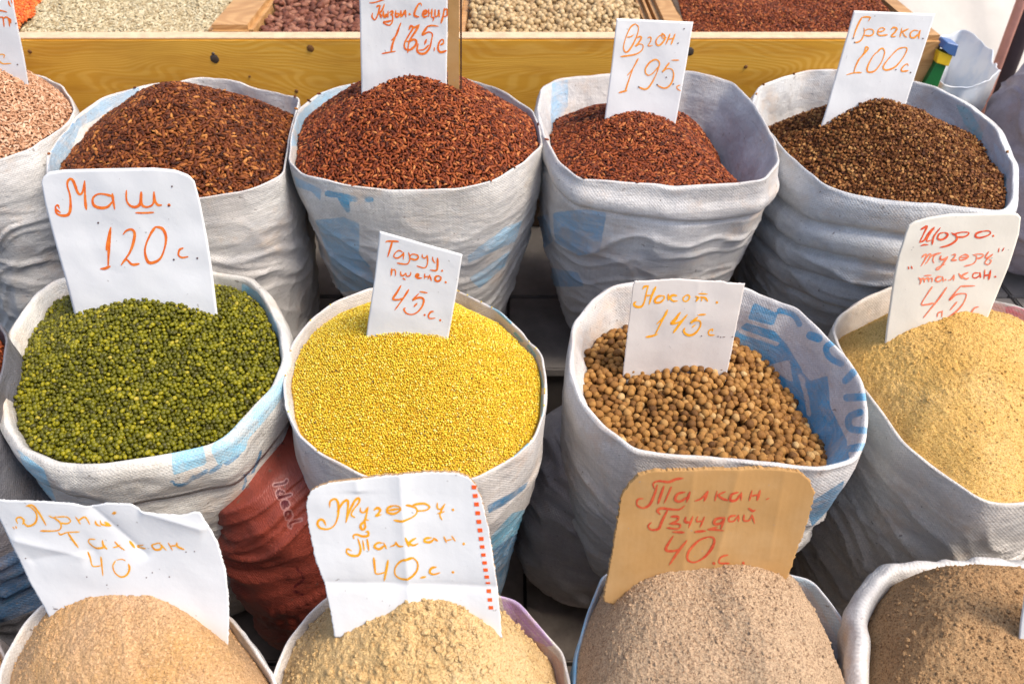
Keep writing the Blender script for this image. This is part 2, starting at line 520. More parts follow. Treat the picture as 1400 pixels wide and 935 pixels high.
    def edge(s, depths):
        """loop where the filling meets the inner wall; depths = right, back, left, front (m below the lip)"""
        ang = np.arctan2(s.loop[:, 1] - s.c[1], s.loop[:, 0] - s.c[0])
        r, b, l, f = depths
        cx, sy = np.cos(ang), np.sin(ang)
        d = (r * np.clip(cx, 0, 1) ** 2 + l * np.clip(-cx, 0, 1) ** 2 + b * np.clip(sy, 0, 1) ** 2 + f * np.clip(-sy, 0, 1) ** 2)
        zz = s.inner[:, :, 2]
        out = np.zeros((len(ang), 3))
        for i in range(len(ang)):
            zt = s.zr[i] - d[i] - 0.003
            out[i, 2] = zt
            for k in (0, 1): out[i, k] = np.interp(zt, zz[:, i], s.inner[:, i, k])
        return out

class Heap:
    def __init__(s, edge, peak_px, cy=0.5, power=1.6, rough=0.003, seed=1, steps=(), zp=None, rfreq=9):
        s.e = edge; s.seed = seed; s.power = power; s.rough = rough; s.steps = steps; s.rfreq = rfreq
        y0, y1 = edge[:, 1].min(), edge[:, 1].max()
        Y = y0 + (y1 - y0) * cy
        C = at_y(peak_px[0], peak_px[1], Y)
        s.C = C[:2]; s.zp = C[2] if zp is None else zp
        d = edge[:, :2] - s.C
        a = np.arctan2(d[:, 1], d[:, 0]); o = np.argsort(a)
        a = a[o]; r = np.hypot(d[o, 0], d[o, 1]); ze = edge[o, 2]
        s.a = np.concatenate([a[-3:] - 2 * np.pi, a, a[:3] + 2 * np.pi])
        s.r = np.concatenate([r[-3:], r, r[:3]]); s.ze = np.concatenate([ze[-3:], ze, ze[:3]])
        print('heap peak above edge %.3f  zp %.3f' % (s.zp - ze.mean(), s.zp))
    def rel(s, x, y):
        dx, dy = x - s.C[0], y - s.C[1]
        a = np.arctan2(dy, dx)
        return np.hypot(dx, dy) / np.interp(a, s.a, s.r), np.interp(a, s.a, s.ze)
    def __call__(s, x, y):
        rr, ze = s.rel(x, y)
        p = s.power
        f = 1 - np.clip(rr, 0, 1.2) ** p
        ze = s.ze.mean() + (ze - s.ze.mean()) * np.clip(rr, 0, 1) ** 1.5
        h = ze + (s.zp - ze) * f + s.rough * fbm(x * s.rfreq + s.seed, y * s.rfreq, 0 * x, s.seed, 4) * sstep(1.0, 0.85, rr)
        for (p0, p1, hh, wd) in s.steps:      # a scooped edge: ground rises by hh across the line p0-p1
            a = at_z(*p0, s.zp - 0.03)[:2]; b = at_z(*p1, s.zp - 0.03)[:2]
            e = (b - a); L = np.linalg.norm(e); e /= L
            t = ((x - a[0]) * e[0] + (y - a[1]) * e[1]) / L
            q = (x - a[0]) * -e[1] + (y - a[1]) * e[0]
            q = q + 0.010 * fbm(x * 18, y * 18, 0 * x, s.seed + 5, 3)
            h = h + hh * sstep(-wd, wd * 0.35, q) * np.exp(-np.clip(q, 0, 1) / 0.06) * sstep(-0.15, 0.1, t) * sstep(1.15, 0.9, t) * sstep(1, 0.9, rr)
        return h
    def hit(s, px, py):
        """where the ray through a photo pixel meets the heap"""
        r = ray(px, py)
        ts = np.linspace(0.3, 3.2, 1500)
        P = CAM + ts[:, None] * r
        rr, _ = s.rel(P[:, 0], P[:, 1])
        ok = (rr < 1.05) & (P[:, 2] < s(P[:, 0], P[:, 1]))
        if not ok.any(): return at_z(px, py, s.zp)
        return P[np.argmax(ok)]
    def surface(s, nr, na, rmax=1.0, dz=0.0, extra=None):
        t = np.linspace(0, 1, nr) ** 0.85
        a = np.linspace(-np.pi, np.pi, na, endpoint=False)
        T, A = np.meshgrid(t, a, indexing='ij')
        R = np.interp(A, s.a, s.r) * T * rmax
        x, y = s.C[0] + R * np.cos(A), s.C[1] + R * np.sin(A)
        z = s(x, y) + dz
        if extra is not None: z = z + extra(x, y) * sstep(1.0, 0.93, T)
        V = np.stack([x, y, z], -1).reshape(-1, 3)
        idx = np.arange(nr * na).reshape(nr, na)
        b, c = idx[:-1], idx[1:]
        F = np.stack([b, c, np.roll(c, -1, 1), np.roll(b, -1, 1)], -1).reshape(-1, 4)
        return V, F
    def points(s, step, jitter=0.30, rmax=0.99):
        x0, y0 = s.C - s.r.max(); x1, y1 = s.C + s.r.max()
        gy = np.arange(y0, y1, step * 0.866); gx = np.arange(x0, x1, step)
        X, Y = np.meshgrid(gx, gy)
        X = X + (np.arange(len(gy)) % 2)[:, None] * step / 2
        X = (X + rng.uniform(-jitter, jitter, X.shape) * step).ravel(); Y = (Y + rng.uniform(-jitter, jitter, Y.shape) * step).ravel()
        rr, _ = s.rel(X, Y)
        k = rr < rmax
        return X[k], Y[k]
    def normal(s, x, y):
        e = 0.004
        gx = (s(x + e, y) - s(x - e, y)) / (2 * e); gy = (s(x, y + e) - s(x, y - e)) / (2 * e)
        n = np.stack([-gx, -gy, np.ones_like(gx)], 1)
        return n / np.linalg.norm(n, axis=1)[:, None]

def ico(sub):
    import bmesh
    bm = bmesh.new(); bmesh.ops.create_icosphere(bm, subdivisions=sub, radius=1)
    V = np.array([v.co[:] for v in bm.verts]); F = np.array([[v.index for v in f.verts] for f in bm.faces]); bm.free()
    return V, F

def spindle(seg=6, prof=((-1, 0), (-0.62, 0.72), (0.1, 1), (0.72, 0.6), (1, 0))):
    V = [(prof[0][0], 0, 0)]; F3 = []; F4 = []
    for x, r in prof[1:-1]:
        for k in range(seg):
            a = 2 * math.pi * k / seg
            V.append((x, r * math.cos(a), r * math.sin(a)))
    V.append((prof[-1][0], 0, 0)); n = len(V) - 1; m = len(prof) - 2
    for k in range(seg):
        q = (k + 1) % seg
        F3.append((0, 1 + q, 1 + k)); F3.append((n, n - seg + k, n - seg + q))
        for r in range(m - 1):
            b = 1 + r * seg
            F3.append((b + k, b + q, b + seg + q)); F3.append((b + k, b + seg + q, b + seg + k))
    return np.array(V, float), np.array(F3)

ICO1, ICO2 = ico(1), ico(2)
RICE = spindle(6)
_b = np.array([(0.0, 0.0, 1.0), (1, 0, -0.45), (-0.5, 0.87, -0.45), (-0.5, -0.87, -0.45), (0.45, 0.75, 0.15), (-0.95, 0, 0.15), (0.45, -0.75, 0.15)])
BUCK = (_b, np.array([(0, 1, 4), (0, 4, 2), (0, 2, 5), (0, 5, 3), (0, 3, 6), (0, 6, 1), (1, 2, 4), (2, 3, 5), (3, 1, 6), (1, 3, 2)]))

def frames(n, tilt, spin=True):
    """rotation matrices: local z near the normal n, random turn about it, random tilt"""
    m = len(n)
    n = n + rng.normal(0, tilt, n.shape); n /= np.linalg.norm(n, axis=1)[:, None]
    a = rng.uniform(0, 2 * np.pi, m)
    h = np.stack([np.cos(a), np.sin(a), np.zeros(m)], 1)
    h = h - n * np.einsum('ij,ij->i', h, n)[:, None]; h /= np.linalg.norm(h, axis=1)[:, None]
    return np.stack([h, np.cross(n, h), n], -1)

def scatter(shape, P, R, S, tint):
    V0, F0 = shape
    nv = len(V0)
    V = np.einsum('mij,mvj->mvi', R, V0[None] * S[:, None, :]) + P[:, None, :]
    F = (F0[None] + (np.arange(len(P)) * nv)[:, None, None]).reshape(-1, F0.shape[1])
    return V.reshape(-1, 3), F, np.repeat(tint, nv)

def grains(heap, shape, size, step, mat, tilt=0.25, layers=2, zoff=(0.0, -0.6), jz=0.35, bed_dark=0.0, name='grain', parent=None, rmax=0.985, var=0.15, low=None, smooth=True):
    Vs, Fs, Ts, off = [], [], [], 0
    size = np.array(size, float)
    for k in range(layers):
        X, Y = heap.points(step, rmax=rmax)
        m = len(X)
        Z = heap(X, Y) + size[2] * (zoff[k] + rng.uniform(-jz, jz, m))
        n = heap.normal(X, Y)
        sh = shape if (k == 0 or low is None) else low
        S = size[None] * (1 + rng.normal(0, var, (m, 1)).clip(-0.35, 0.35)) * (1 + rng.normal(0, 0.06, (m, 3)))
        v, f, t = scatter(sh, np.stack([X, Y, Z], 1), frames(n, tilt), S, np.clip(rng.beta(1.5, 1.6, m), 0, 1))
        Vs.append(v); Fs.append(f + off); Ts.append(t); off += len(v)
    me = make_mesh(name, np.concatenate(Vs), np.concatenate(Fs), smooth, {'tint': np.concatenate(Ts)}, mats=[mat])
    o = link(name, me, parent); o['kind'] = 'stuff'
    return o

def heap_root(name, label, cat, heap, group=None):
    return empty(name, (heap.C[0], heap.C[1], float(heap.ze.mean())), label, cat, group)

def bed(heap, mat, parent, drop, name='filling'):
    V, F = heap.surface(60, 140, 1.01, -drop)
    o = link(name, make_mesh(name, V, F, True, {'tint': np.full(len(V), 0.15)}, mats=[mat]), parent)  # darker grain tint: shade in the gaps between grains put into the colour
    return o

def flour(name, label, cat, heap, mat, amp=0.0022, freq=75, lumps=1500, lsize=0.0022, group=None, seed=3):
    root = heap_root(name, label, cat, heap, group)
    ex = lambda x, y: amp * (fbm(x * freq, y * freq, 0 * x, seed, 3, 0.7) + 0.8 * np.abs(fbm(x * freq * .35, y * freq * .35, 0 * x + 9, seed, 3)))
    V, F = heap.surface(190, 420, 1.01, 0.0, ex)
    o = link('flour', make_mesh('flour', V, F, True, mats=[mat]), root); o['kind'] = 'stuff'
    st = heap.r.max() / math.sqrt(lumps) * 1.8
    X, Y = heap.points(st, 0.5, 0.985)
    m = len(X)
    # lumps gather in patches
    w = fbm(X * 14, Y * 14, 0 * X, seed + 8, 3)
    k = w + rng.uniform(-1, 1, m) > 0.0; X, Y, w = X[k], Y[k], w[k]; m = len(X)
    sz = lsize * (0.4 + rng.exponential(0.55, m)).clip(0.3, 2.6)
    Z = heap(X, Y) + ex(X, Y) + sz * 0.15
    S = sz[:, None] * rng.uniform(0.7, 1.2, (m, 3))
    v, f, t = scatter(ICO1, np.stack([X, Y, Z], 1), frames(heap.normal(X, Y), 0.8), S, np.zeros(m))
    v = v + rng.normal(0, lsize * 0.10, v.shape)
    o = link('crumb', make_mesh('crumb', v, f, False, mats=[mat]), root); o['kind'] = 'stuff'
    return root

# ------------------------------------------------------------------ price cards
class Card:
    def __init__(s, label, foot, top, right, left, bottom, mat, heap=None, z=None, lean=14, yaw=0, thick=0.0012, bend=(0, 0, 0), creases=(), ragged=0.0, group='handwritten price cards', back=None, seed=1, nx=48, ny=48):
        """foot: photo pixel where the card enters the grain; outline given as four sides in photo pixels, clockwise"""
        A = heap.hit(*foot) if heap is not None else at_z(foot[0], foot[1], z)
        A = np.asarray(A, float)
        ps, la = math.radians(yaw), math.radians(lean)
        s.ex = np.array([math.cos(ps), math.sin(ps), 0])
        hz = np.array([-math.sin(ps), math.cos(ps), 0])
        s.ey = hz * math.sin(la) + np.array([0, 0, 1]) * math.cos(la)
        s.n = np.cross(s.ex, s.ey)            # towards the camera side is -n or n
        if s.n @ (CAM - A) < 0: s.n = -s.n
        s.A = A; s.bend = bend; s.seed = seed; s.cr = []
        for (x0, y0, x1, y1, hh) in creases:
            ca, cb = s.local([x0, x1], [y0, y1]); s.cr.append((np.array([ca[0], cb[0]]), np.array([ca[1], cb[1]]), hh))
        s.scale = np.linalg.norm(A - CAM)
        T, R, B, L = (resample(np.array(q, float), n) for q, n in ((top, nx), (right, ny), (bottom, nx), (left, ny)))
        # Coons patch: top left->right, right top->bottom, bottom left->right, left top->bottom
        u = np.linspace(0, 1, nx)[None, :, None]; v = np.linspace(0, 1, ny)[:, None, None]
        Pp = (1 - v) * T[None] + v * B[None] + (1 - u) * L[:, None] + u * R[:, None] \
            - ((1 - u) * (1 - v) * T[0] + u * (1 - v) * T[-1] + (1 - u) * v * B[0] + u * v * B[-1])
        a, b = s.local(Pp[..., 0].ravel(), Pp[..., 1].ravel())
        if ragged:
            m_ = np.zeros((ny, nx), bool); m_[0] = m_[-1] = m_[:, 0] = m_[:, -1] = True; m_ = m_.ravel()
            rr_ = np.random.default_rng(seed)
            a = a + m_ * rr_.normal(0, ragged, a.shape); b = b + m_ * rr_.normal(0, ragged, b.shape)
        front = s.place(a, b, 0.0); backv = s.place(a, b, -thick)
        n = nx * ny
        idx = np.arange(n).reshape(ny, nx)
        F = np.stack([idx[:-1, :-1], idx[1:, :-1], idx[1:, 1:], idx[:-1, 1:]], -1).reshape(-1, 4)
        ring = np.concatenate([idx[0, :], idx[1:, -1], idx[-1, :-1][::-1], idx[1:-1, 0][::-1]])
        r2 = np.roll(ring, -1)
        E = np.stack([ring, r2, r2 + n, ring + n], -1)
        me_mi = np.concatenate([np.zeros(len(F)), np.full(len(F), 1 if back else 0), np.full(len(E), 1 if back else 0)])
        V = np.concatenate([front, backv])
        uv = np.stack([np.tile(a, 2), np.tile(b, 2)], 1)
        s.root = empty('price_card', A, label, 'price card', group)
        me = make_mesh('card_sheet', V, [np.concatenate([F, F[:, ::-1] + n, E])], True, uv=uv, mats=[mat] + ([back] if back else []), mi=me_mi)
        me.polygons.foreach_set('use_smooth', np.concatenate([np.ones(len(F) * 2, bool), np.zeros(len(E), bool)]))
        link('card_sheet', me, s.root)
    def local(s, px, py):
        r = FW[None] + (np.asarray(px)[:, None] - 700) / FPX * np.array([[1, 0, 0]]) - (np.asarray(py)[:, None] - 467) / FPX * UP[None]
        t = ((s.A - CAM) @ s.n) / (r @ s.n)
        P = CAM + r * t[:, None] - s.A
        return P @ s.ex, P @ s.ey
    def place(s, a, b, off):
        kx, ky, tw = s.bend
        cw = 0
        for p_, q_, hh in s.cr:
            e_ = (q_ - p_) / np.linalg.norm(q_ - p_)
            dd = np.abs((a - p_[0]) * -e_[1] + (b - p_[1]) * e_[0]); tt = ((a - p_[0]) * e_[0] + (b - p_[1]) * e_[1]) / np.linalg.norm(q_ - p_)
            cw = cw + hh * np.exp(-dd / 0.012) * sstep(-0.08, 0.05, tt) * sstep(1.08, 0.95, tt)
        w = cw + kx * a * a + ky * b * b + tw * a * b + 0.0012 * fbm(a * 9, b * 9, 0 * a, s.seed, 2) * 1.0
        return s.A + a[:, None] * s.ex + b[:, None] * s.ey + (w + off)[:, None] * s.n
    def write(s, strokes, org, sc, width, mat, name='writing', lift=0.0004, dot=1.25):
        width = width * 1.16
        Vs, Fs, off = [], [], 0
        r = np.random.default_rng(s.seed + 5)
        for st in strokes:
            P = np.array(st, float)[:, :2] / sc + np.array(org)
            w0 = width / sc
            if len(P) == 1:
                k = 12; an = np.linspace(0, 2 * np.pi, k, endpoint=False)
                ringp = P[0] + np.stack([np.cos(an), np.sin(an)], 1) * w0 * 0.5 * dot * (1 + r.normal(0, .08, (k, 1)))
                a, b = s.local(ringp[:, 0], ringp[:, 1])
                ca, cb = s.local(P[:, 0], P[:, 1])
                Vs.append(s.place(np.append(a, ca), np.append(b, cb), lift))
                f = [(i, (i + 1) % k, k) for i in range(k)]
                Fs.append(np.array([(x, y, z, z) for x, y, z in f])[:, :3] + off); off += k + 1
                continue
            L = np.sum(np.linalg.norm(np.diff(P, axis=0), axis=1))
            n = max(6, int(L / 0.9))
            Q = catmull(P, n)
            t = np.gradient(Q, axis=0); t /= np.linalg.norm(t, axis=1)[:, None] + 1e-9
            nm = np.stack([-t[:, 1], t[:, 0]], 1)
            ph = r.uniform(0, 6)
            q = np.linspace(0, 1, n)
            w = w0 * (0.95 + 0.24 * np.sin(q * L / 9 + ph) + r.normal(0, 0.05, n)) * (0.55 + 0.45 * np.minimum(1, np.minimum(q, 1 - q) * L / (w0 * 1.3)))
            Pl, Pr = Q + nm * w[:, None] / 2, Q - nm * w[:, None] / 2
            # rounded ends
            Qs = np.concatenate([[Q[0] - t[0] * w0 * 0.35], np.stack([Pl, Pr], 1).reshape(-1, 2), [Q[-1] + t[-1] * w0 * 0.35]])
            a, b = s.local(Qs[:, 0], Qs[:, 1])
            Vs.append(s.place(a, b, lift + 0.00004 * (len(Vs) % 7)))
            i = np.arange(n - 1) * 2 + 1
            tri = np.concatenate([np.stack([i, i + 1, i + 3], 1), np.stack([i, i + 3, i + 2], 1), [[0, 2, 1]], [[2 * n - 1, 2 * n, 2 * n + 1]]])
            Fs.append(tri + off); off += 2 * n + 2
        me = make_mesh(name, np.concatenate(Vs), np.concatenate(Fs), True, mats=[mat])
        return link(name, me, s.root)

# ------------------------------------------------------------------ closed, crumpled bags
def bag(name, label, cat, cx, cy, rx, ry, z0, z1, mat, sq=0.55, amp=0.012, slope=0.3, nu=220, nv=150, seed=1, prints=(), group=None, freq=1.0, lean=(0, 0), kind=None):
    th = np.linspace(0, 2 * np.pi, nu, endpoint=False)
    ph = np.linspace(-np.pi / 2, np.pi / 2, nv)
    A, B = np.meshgrid(th, ph)
    f = lambda w, e: np.sign(w) * np.abs(w) ** e
    cr = f(np.cos(B), sq); zz = f(np.sin(B), 0.75)
    X = cx + rx * cr * np.cos(A) + lean[0] * (zz + 1) / 2; Y = cy + ry * cr * np.sin(A) + lean[1] * (zz + 1) / 2
    Z = (z0 + z1) / 2 + (z1 - z0) / 2 * zz
    N = np.stack([np.cos(A), np.sin(A), 0.4 * zz], -1)
    q = Z + slope * (X - cx)
    wv = fbm(X * 5, Y * 5, Z * 5, seed, 2) * 0.5
    d = (1 - np.abs(noise3(X * 3, Y * 3, q * 17 * freq + wv * 2, seed + 1))) ** 3 + 0.5 * (1 - np.abs(noise3(X * 7, Y * 7, q * 38 * freq + wv * 4, seed + 2))) ** 3
    d = amp * (d - 0.5) + 0.8 * amp * fbm(X * 7, Y * 7, Z * 7, seed + 4, 3)
    V = np.stack([X, Y, Z], -1) + N * d[..., None]
    V[..., 2] = np.maximum(V[..., 2], z0 + 0.001)
    Vf = V.reshape(-1, 3)
    idx = np.arange(nu * nv).reshape(nv, nu); a, b = idx[:-1], idx[1:]
    F = np.stack([a, np.roll(a, -1, 1), np.roll(b, -1, 1), b], -1).reshape(-1, 4)
    uv = np.stack([(A * rx).ravel(), Z.ravel()], 1)
    at = {'print_a': np.full(len(Vf), -20.0), 'print_b': np.full(len(Vf), -20.0)}
    px, py = project(Vf)
    for slot, _, knd, pts, wd in prints:
        if knd == 'poly':
            dd, ins = seg_dist(px, py, pts, True); dd = np.where(ins, dd, -dd)
        else:
            dd, _ = seg_dist(px, py, catmull(pts, 5 * len(pts)) if len(pts) > 2 else pts, False); dd = wd / 2 - dd
        dd[Vf[:, 1] > cy] = -20
        at['print_' + slot] = np.maximum(at['print_' + slot], dd)
    o = link(name, make_mesh(name, Vf, F, True, at, uv, [mat]))
    return tag(o, label, cat, group, kind)

def box_mesh(name, x0, x1, y0, y1, z0, z1, mat, parent=None, bevel=0.003, skew=None):
    import bmesh
    bm = bmesh.new(); bmesh.ops.create_cube(bm, size=1)
    for v in bm.verts:
        v.co = Vector(((x0 + x1) / 2 + v.co.x * (x1 - x0), (y0 + y1) / 2 + v.co.y * (y1 - y0), (z0 + z1) / 2 + v.co.z * (z1 - z0)))
        if skew: v.co.x += skew * (v.co.y - y0)
    bmesh.ops.bevel(bm, geom=bm.edges[:], offset=bevel, segments=2, affect='EDGES')
    me = bpy.data.meshes.new(name); bm.to_mesh(me); bm.free(); me.materials.append(mat)
    return link(name, me, parent)

# ------------------------------------------------------------------ setting
M_floor = mat_plain('floor_stone', (0.20, 0.165, 0.14), 0.85, 0.2, 0.35, 14, 0.4, 0.004)
M_slab = mat_plain('ledge_stone', (0.20, 0.18, 0.165), 0.85, 0.2, 0.25, 12, 0.4, 0.004)
base = box_mesh('floor', -6, 6, -3, 9, -0.12, -0.02, mat_plain('joint_dirt', (0.04, 0.036, 0.032), 0.95, 0.1), bevel=0.001)
tag(base, kind='structure')
sl = None
def slabs(name, xs, ys, z0, z1, mat, parent, gap=0.008):
    first = None
    for i in range(len(xs) - 1):
        for j in range(len(ys) - 1):
            o = box_mesh(name, xs[i] + gap / 2, xs[i + 1] - gap / 2, ys[j] + gap / 2, ys[j + 1] - gap / 2, z0, z1 + rng.uniform(-0.0015, 0.0015), mat, parent, 0.004)
slabs('slab', np.arange(-1.23, 1.4, 0.42), [0.02, 0.36, 0.70, 1.04, 1.38], -0.019, 0.0, M_floor, base)
LEDGE = 0.30
ly = at_z(735, 505, LEDGE)[1]; ly2 = at_z(735, 405, LEDGE)[1]
ledge = box_mesh('ledge', -2.2, 2.2, ly + 0.02, 2.75, 0.0, LEDGE - 0.03, mat_plain('ledge_core', (0.07, 0.06, 0.055), 0.9, 0.1), bevel=0.002)
tag(ledge, kind='structure')
slabs('slab', np.arange(-1.85, 2.1, 0.46), [ly, ly2, 2 * ly2 - ly + 0.1, 2.7], LEDGE - 0.029, LEDGE, M_slab, ledge)

# backdrop cloths beyond the stall
def drape(name, label, cat, pts, z0, z1, mat, amp=0.02, seed=1, lean=0.0):
    nu, nv = 140, 60
    P = catmull(np.array(pts), nu)
    u = np.linspace(0, 1, nu)[None, :]; v = np.linspace(0, 1, nv)[:, None]
    X = P[None, :, 0] + 0 * v; Y = P[None, :, 1] + lean * v; Z = z0 + (z1 - z0) * v + 0 * u
    Y = Y + amp * fbm(X * 4, Z * 1.2, 0 * X, seed, 3)
    V = np.stack([X, Y, Z], -1).reshape(-1, 3)
    V2 = V + np.array([0, 0.004, 0])
    n = nu * nv; idx = np.arange(n).reshape(nv, nu)
    F = np.stack([idx[:-1, :-1], idx[:-1, 1:], idx[1:, 1:], idx[1:, :-1]], -1).reshape(-1, 4)
    o = link(name, make_mesh(name, np.concatenate([V, V2]), [np.concatenate([F, F[:, ::-1] + n])], True, mats=[mat]))
    return tag(o, label, cat)
M_cream = mat_plain('pale_canvas', (0.52, 0.48, 0.43), 0.9, 0.1, 0.10, 3, 0.2, 0.01)
drape('canvas_curtain', 'pale cream canvas curtain hanging behind the stall at the right', 'curtain', [(0.3, 3.0), (1.6, 2.9), (3.0, 2.8), (4.6, 2.6)], 0.02, 2.3, M_cream, 0.03, 1, 3.2)
p0, p1 = at_y(1352, 150, 2.3), at_y(1412, -10, 2.3)
def tube(name, pts, r, mat, parent=None, seg=12):
    P = np.array(pts, float); n = len(P); V = []
    for i in range(n):
        t = P[min(i + 1, n - 1)] - P[max(i - 1, 0)]; t /= np.linalg.norm(t)
        a = np.cross(t, [0, 1, 0.01]); a /= np.linalg.norm(a); b = np.cross(t, a)
        for k in range(seg):
            q = 2 * math.pi * k / seg
            V.append(P[i] + r * (math.cos(q) * a + math.sin(q) * b))
    V += [P[0], P[-1]]
    F = [(i * seg + k, i * seg + (k + 1) % seg, (i + 1) * seg + (k + 1) % seg, (i + 1) * seg + k) for i in range(n - 1) for k in range(seg)]
    T = [(k, n * seg, (k + 1) % seg) for k in range(seg)] + [((n - 1) * seg + k, (n - 1) * seg + (k + 1) % seg, n * seg + 1) for k in range(seg)]
    return link(name, make_mesh(name, V, [np.array(F), np.array(T)], True, mats=[mat]), parent)
dirv = (p1 - p0) / np.linalg.norm(p1 - p0)
pole = empty('awning_pole', tuple(p0 - dirv * 2.0), 'slanting dark pole edged in salmon pink before the pale curtain', 'pole')
q0 = p0 - dirv * ((p0[2] - 0.02) / dirv[2]); pole.location = tuple(q0)
tube('shaft', [q0, q0 + dirv * 1.2, q0 + dirv * 3.2], 0.034, mat_plain('dark_pole', (0.07, 0.05, 0.055), 0.6), pole)
tube('edge_strip', [q0 + np.array([-.038, -.02, 0.01]), q0 + dirv * 1.2 + np.array([-.038, -.02, 0]), q0 + dirv * 3.2 + np.array([-.038, -.02, 0])], 0.014, mat_plain('salmon', (0.75, 0.36, 0.27), 0.7), pole)

# ------------------------------------------------------------------ wooden bins at the back
M_wood = mat_wood('yellow_pine', (0.66, 0.335, 0.035), (0.72, 0.40, 0.065), (0.50, 0.22, 0.022))
M_woodtop = mat_plain('worn_pine_edge', (0.60, 0.42, 0.27), 0.7, 0.2, 0.15, 40, 0.3)
M_woodend = mat_wood('brown_pine', (0.42, 0.22, 0.08), (0.50, 0.28, 0.11), (0.30, 0.15, 0.05))
ZB = 0.908
yb = at_z(700, 52, ZB)[1]; yb2 = at_z(700, 43, ZB)[1]
xr = at_z(1290, 50, ZB)[0]
bins = empty('grain_bin', (0, yb, 0.70), 'long yellow pine bin with compartments behind the back row of sacks', 'wooden bin')
box_mesh('front_board', -2.3, xr - 0.06, yb, yb2, ZB - 0.23, ZB - 0.003, M_wood, bins, 0.003)
box_mesh('top_edge', -2.3, xr - 0.062, yb + 0.002, yb2 - 0.002, ZB - 0.0029, ZB, M_woodtop, bins, 0.001)
xa = at_z(283, 42, ZB)[0]; xb = at_z(345, 42, ZB)[0]
YE = 2.75
def divider(x0, x1, ztop, mat=M_woodtop, h=0.18, nm='divider', ystart=None):
    return box_mesh(nm, x0, x1, (ystart or yb2) + 0.001, YE, ztop - h, ztop, mat, bins, 0.012)
divider(xa, xb, ZB + 0.012, M_woodend)
x3a, x3b, x3c, x3d = (at_z(p, 46, ZB)[0] for p in (889, 905, 908, 944))
divider(0.02 + at_z(600, 46, ZB)[0], at_z(634, 46, ZB)[0], ZB + 0.005, M_woodend)
divider(x3a, x3b - 0.004, ZB + 0.004, M_woodend)
divider(x3b + 0.004, x3d, ZB + 0.008, M_woodend)
divider(xr - 0.058, xr + 0.002, ZB + 0.004, M_woodend, 0.22, 'side_board', yb - 0.004)
box_mesh('floor_board', -2.3, xr - 0.003, yb2 + 0.004, YE, ZB - 0.21, ZB - 0.19, M_woodend, bins)
def disc(name, px, py, r, mat, parent, depth=0.003):
    c = at_y(px, py, yb - depth)
    seg = 14; an = np.linspace(0, 2 * np.pi, seg, endpoint=False)
    w = 1 + rng.normal(0, 0.06, seg)
    V = np.concatenate([[c + np.array([0, 0.0012, 0])], c + np.stack([np.cos(an) * r * 0.45, 0 * an - 0.0, np.sin(an) * r * 0.45], 1), c + np.stack([np.cos(an) * r * w, 0 * an + depth * .9, np.sin(an) * r * w], 1)])
    F = [(0, 1 + (k + 1) % seg, 1 + k) for k in range(seg)]
    Q = [(1 + k, 1 + (k + 1) % seg, 1 + seg + (k + 1) % seg, 1 + seg + k) for k in range(seg)]
    link(name, make_mesh(name, V, [np.array(F), np.array(Q)], True, mats=[mat]), parent)
M_screw = mat_plain('dark_screw', (0.05, 0.035, 0.025), 0.4, 0.6)
M_knot = mat_plain('pine_knot', (0.16, 0.07, 0.02), 0.6)
disc('screw', 293, 81, 0.011, M_screw, bins); disc('screw', 943, 71, 0.011, M_screw, bins); disc('screw', 291, 74, 0.004, M_screw, bins)
disc('knot', 424, 67, 0.009, M_knot, bins); disc('knot', 40, 71, 0.005, M_knot, bins); disc('knot', 405, 125, 0.005, M_knot, bins); disc('knot', 341, 105, 0.003, M_knot, bins)
disc('knot', 1020, 92, 0.005, M_knot, bins)
# the trestle under the bin, in deep shade
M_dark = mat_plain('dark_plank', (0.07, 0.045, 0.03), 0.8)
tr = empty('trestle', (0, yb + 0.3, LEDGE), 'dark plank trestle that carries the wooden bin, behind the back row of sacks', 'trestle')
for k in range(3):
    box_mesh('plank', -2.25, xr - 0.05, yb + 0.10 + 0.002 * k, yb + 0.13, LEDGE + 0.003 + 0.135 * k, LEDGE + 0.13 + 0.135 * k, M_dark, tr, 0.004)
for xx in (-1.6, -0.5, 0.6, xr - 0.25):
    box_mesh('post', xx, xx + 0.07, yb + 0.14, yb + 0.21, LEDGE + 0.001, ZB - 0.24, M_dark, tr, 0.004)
box_mesh('rail', -2.25, xr - 0.05, yb + 0.04, yb + 0.09, ZB - 0.29, ZB - 0.235, M_dark, tr, 0.004)

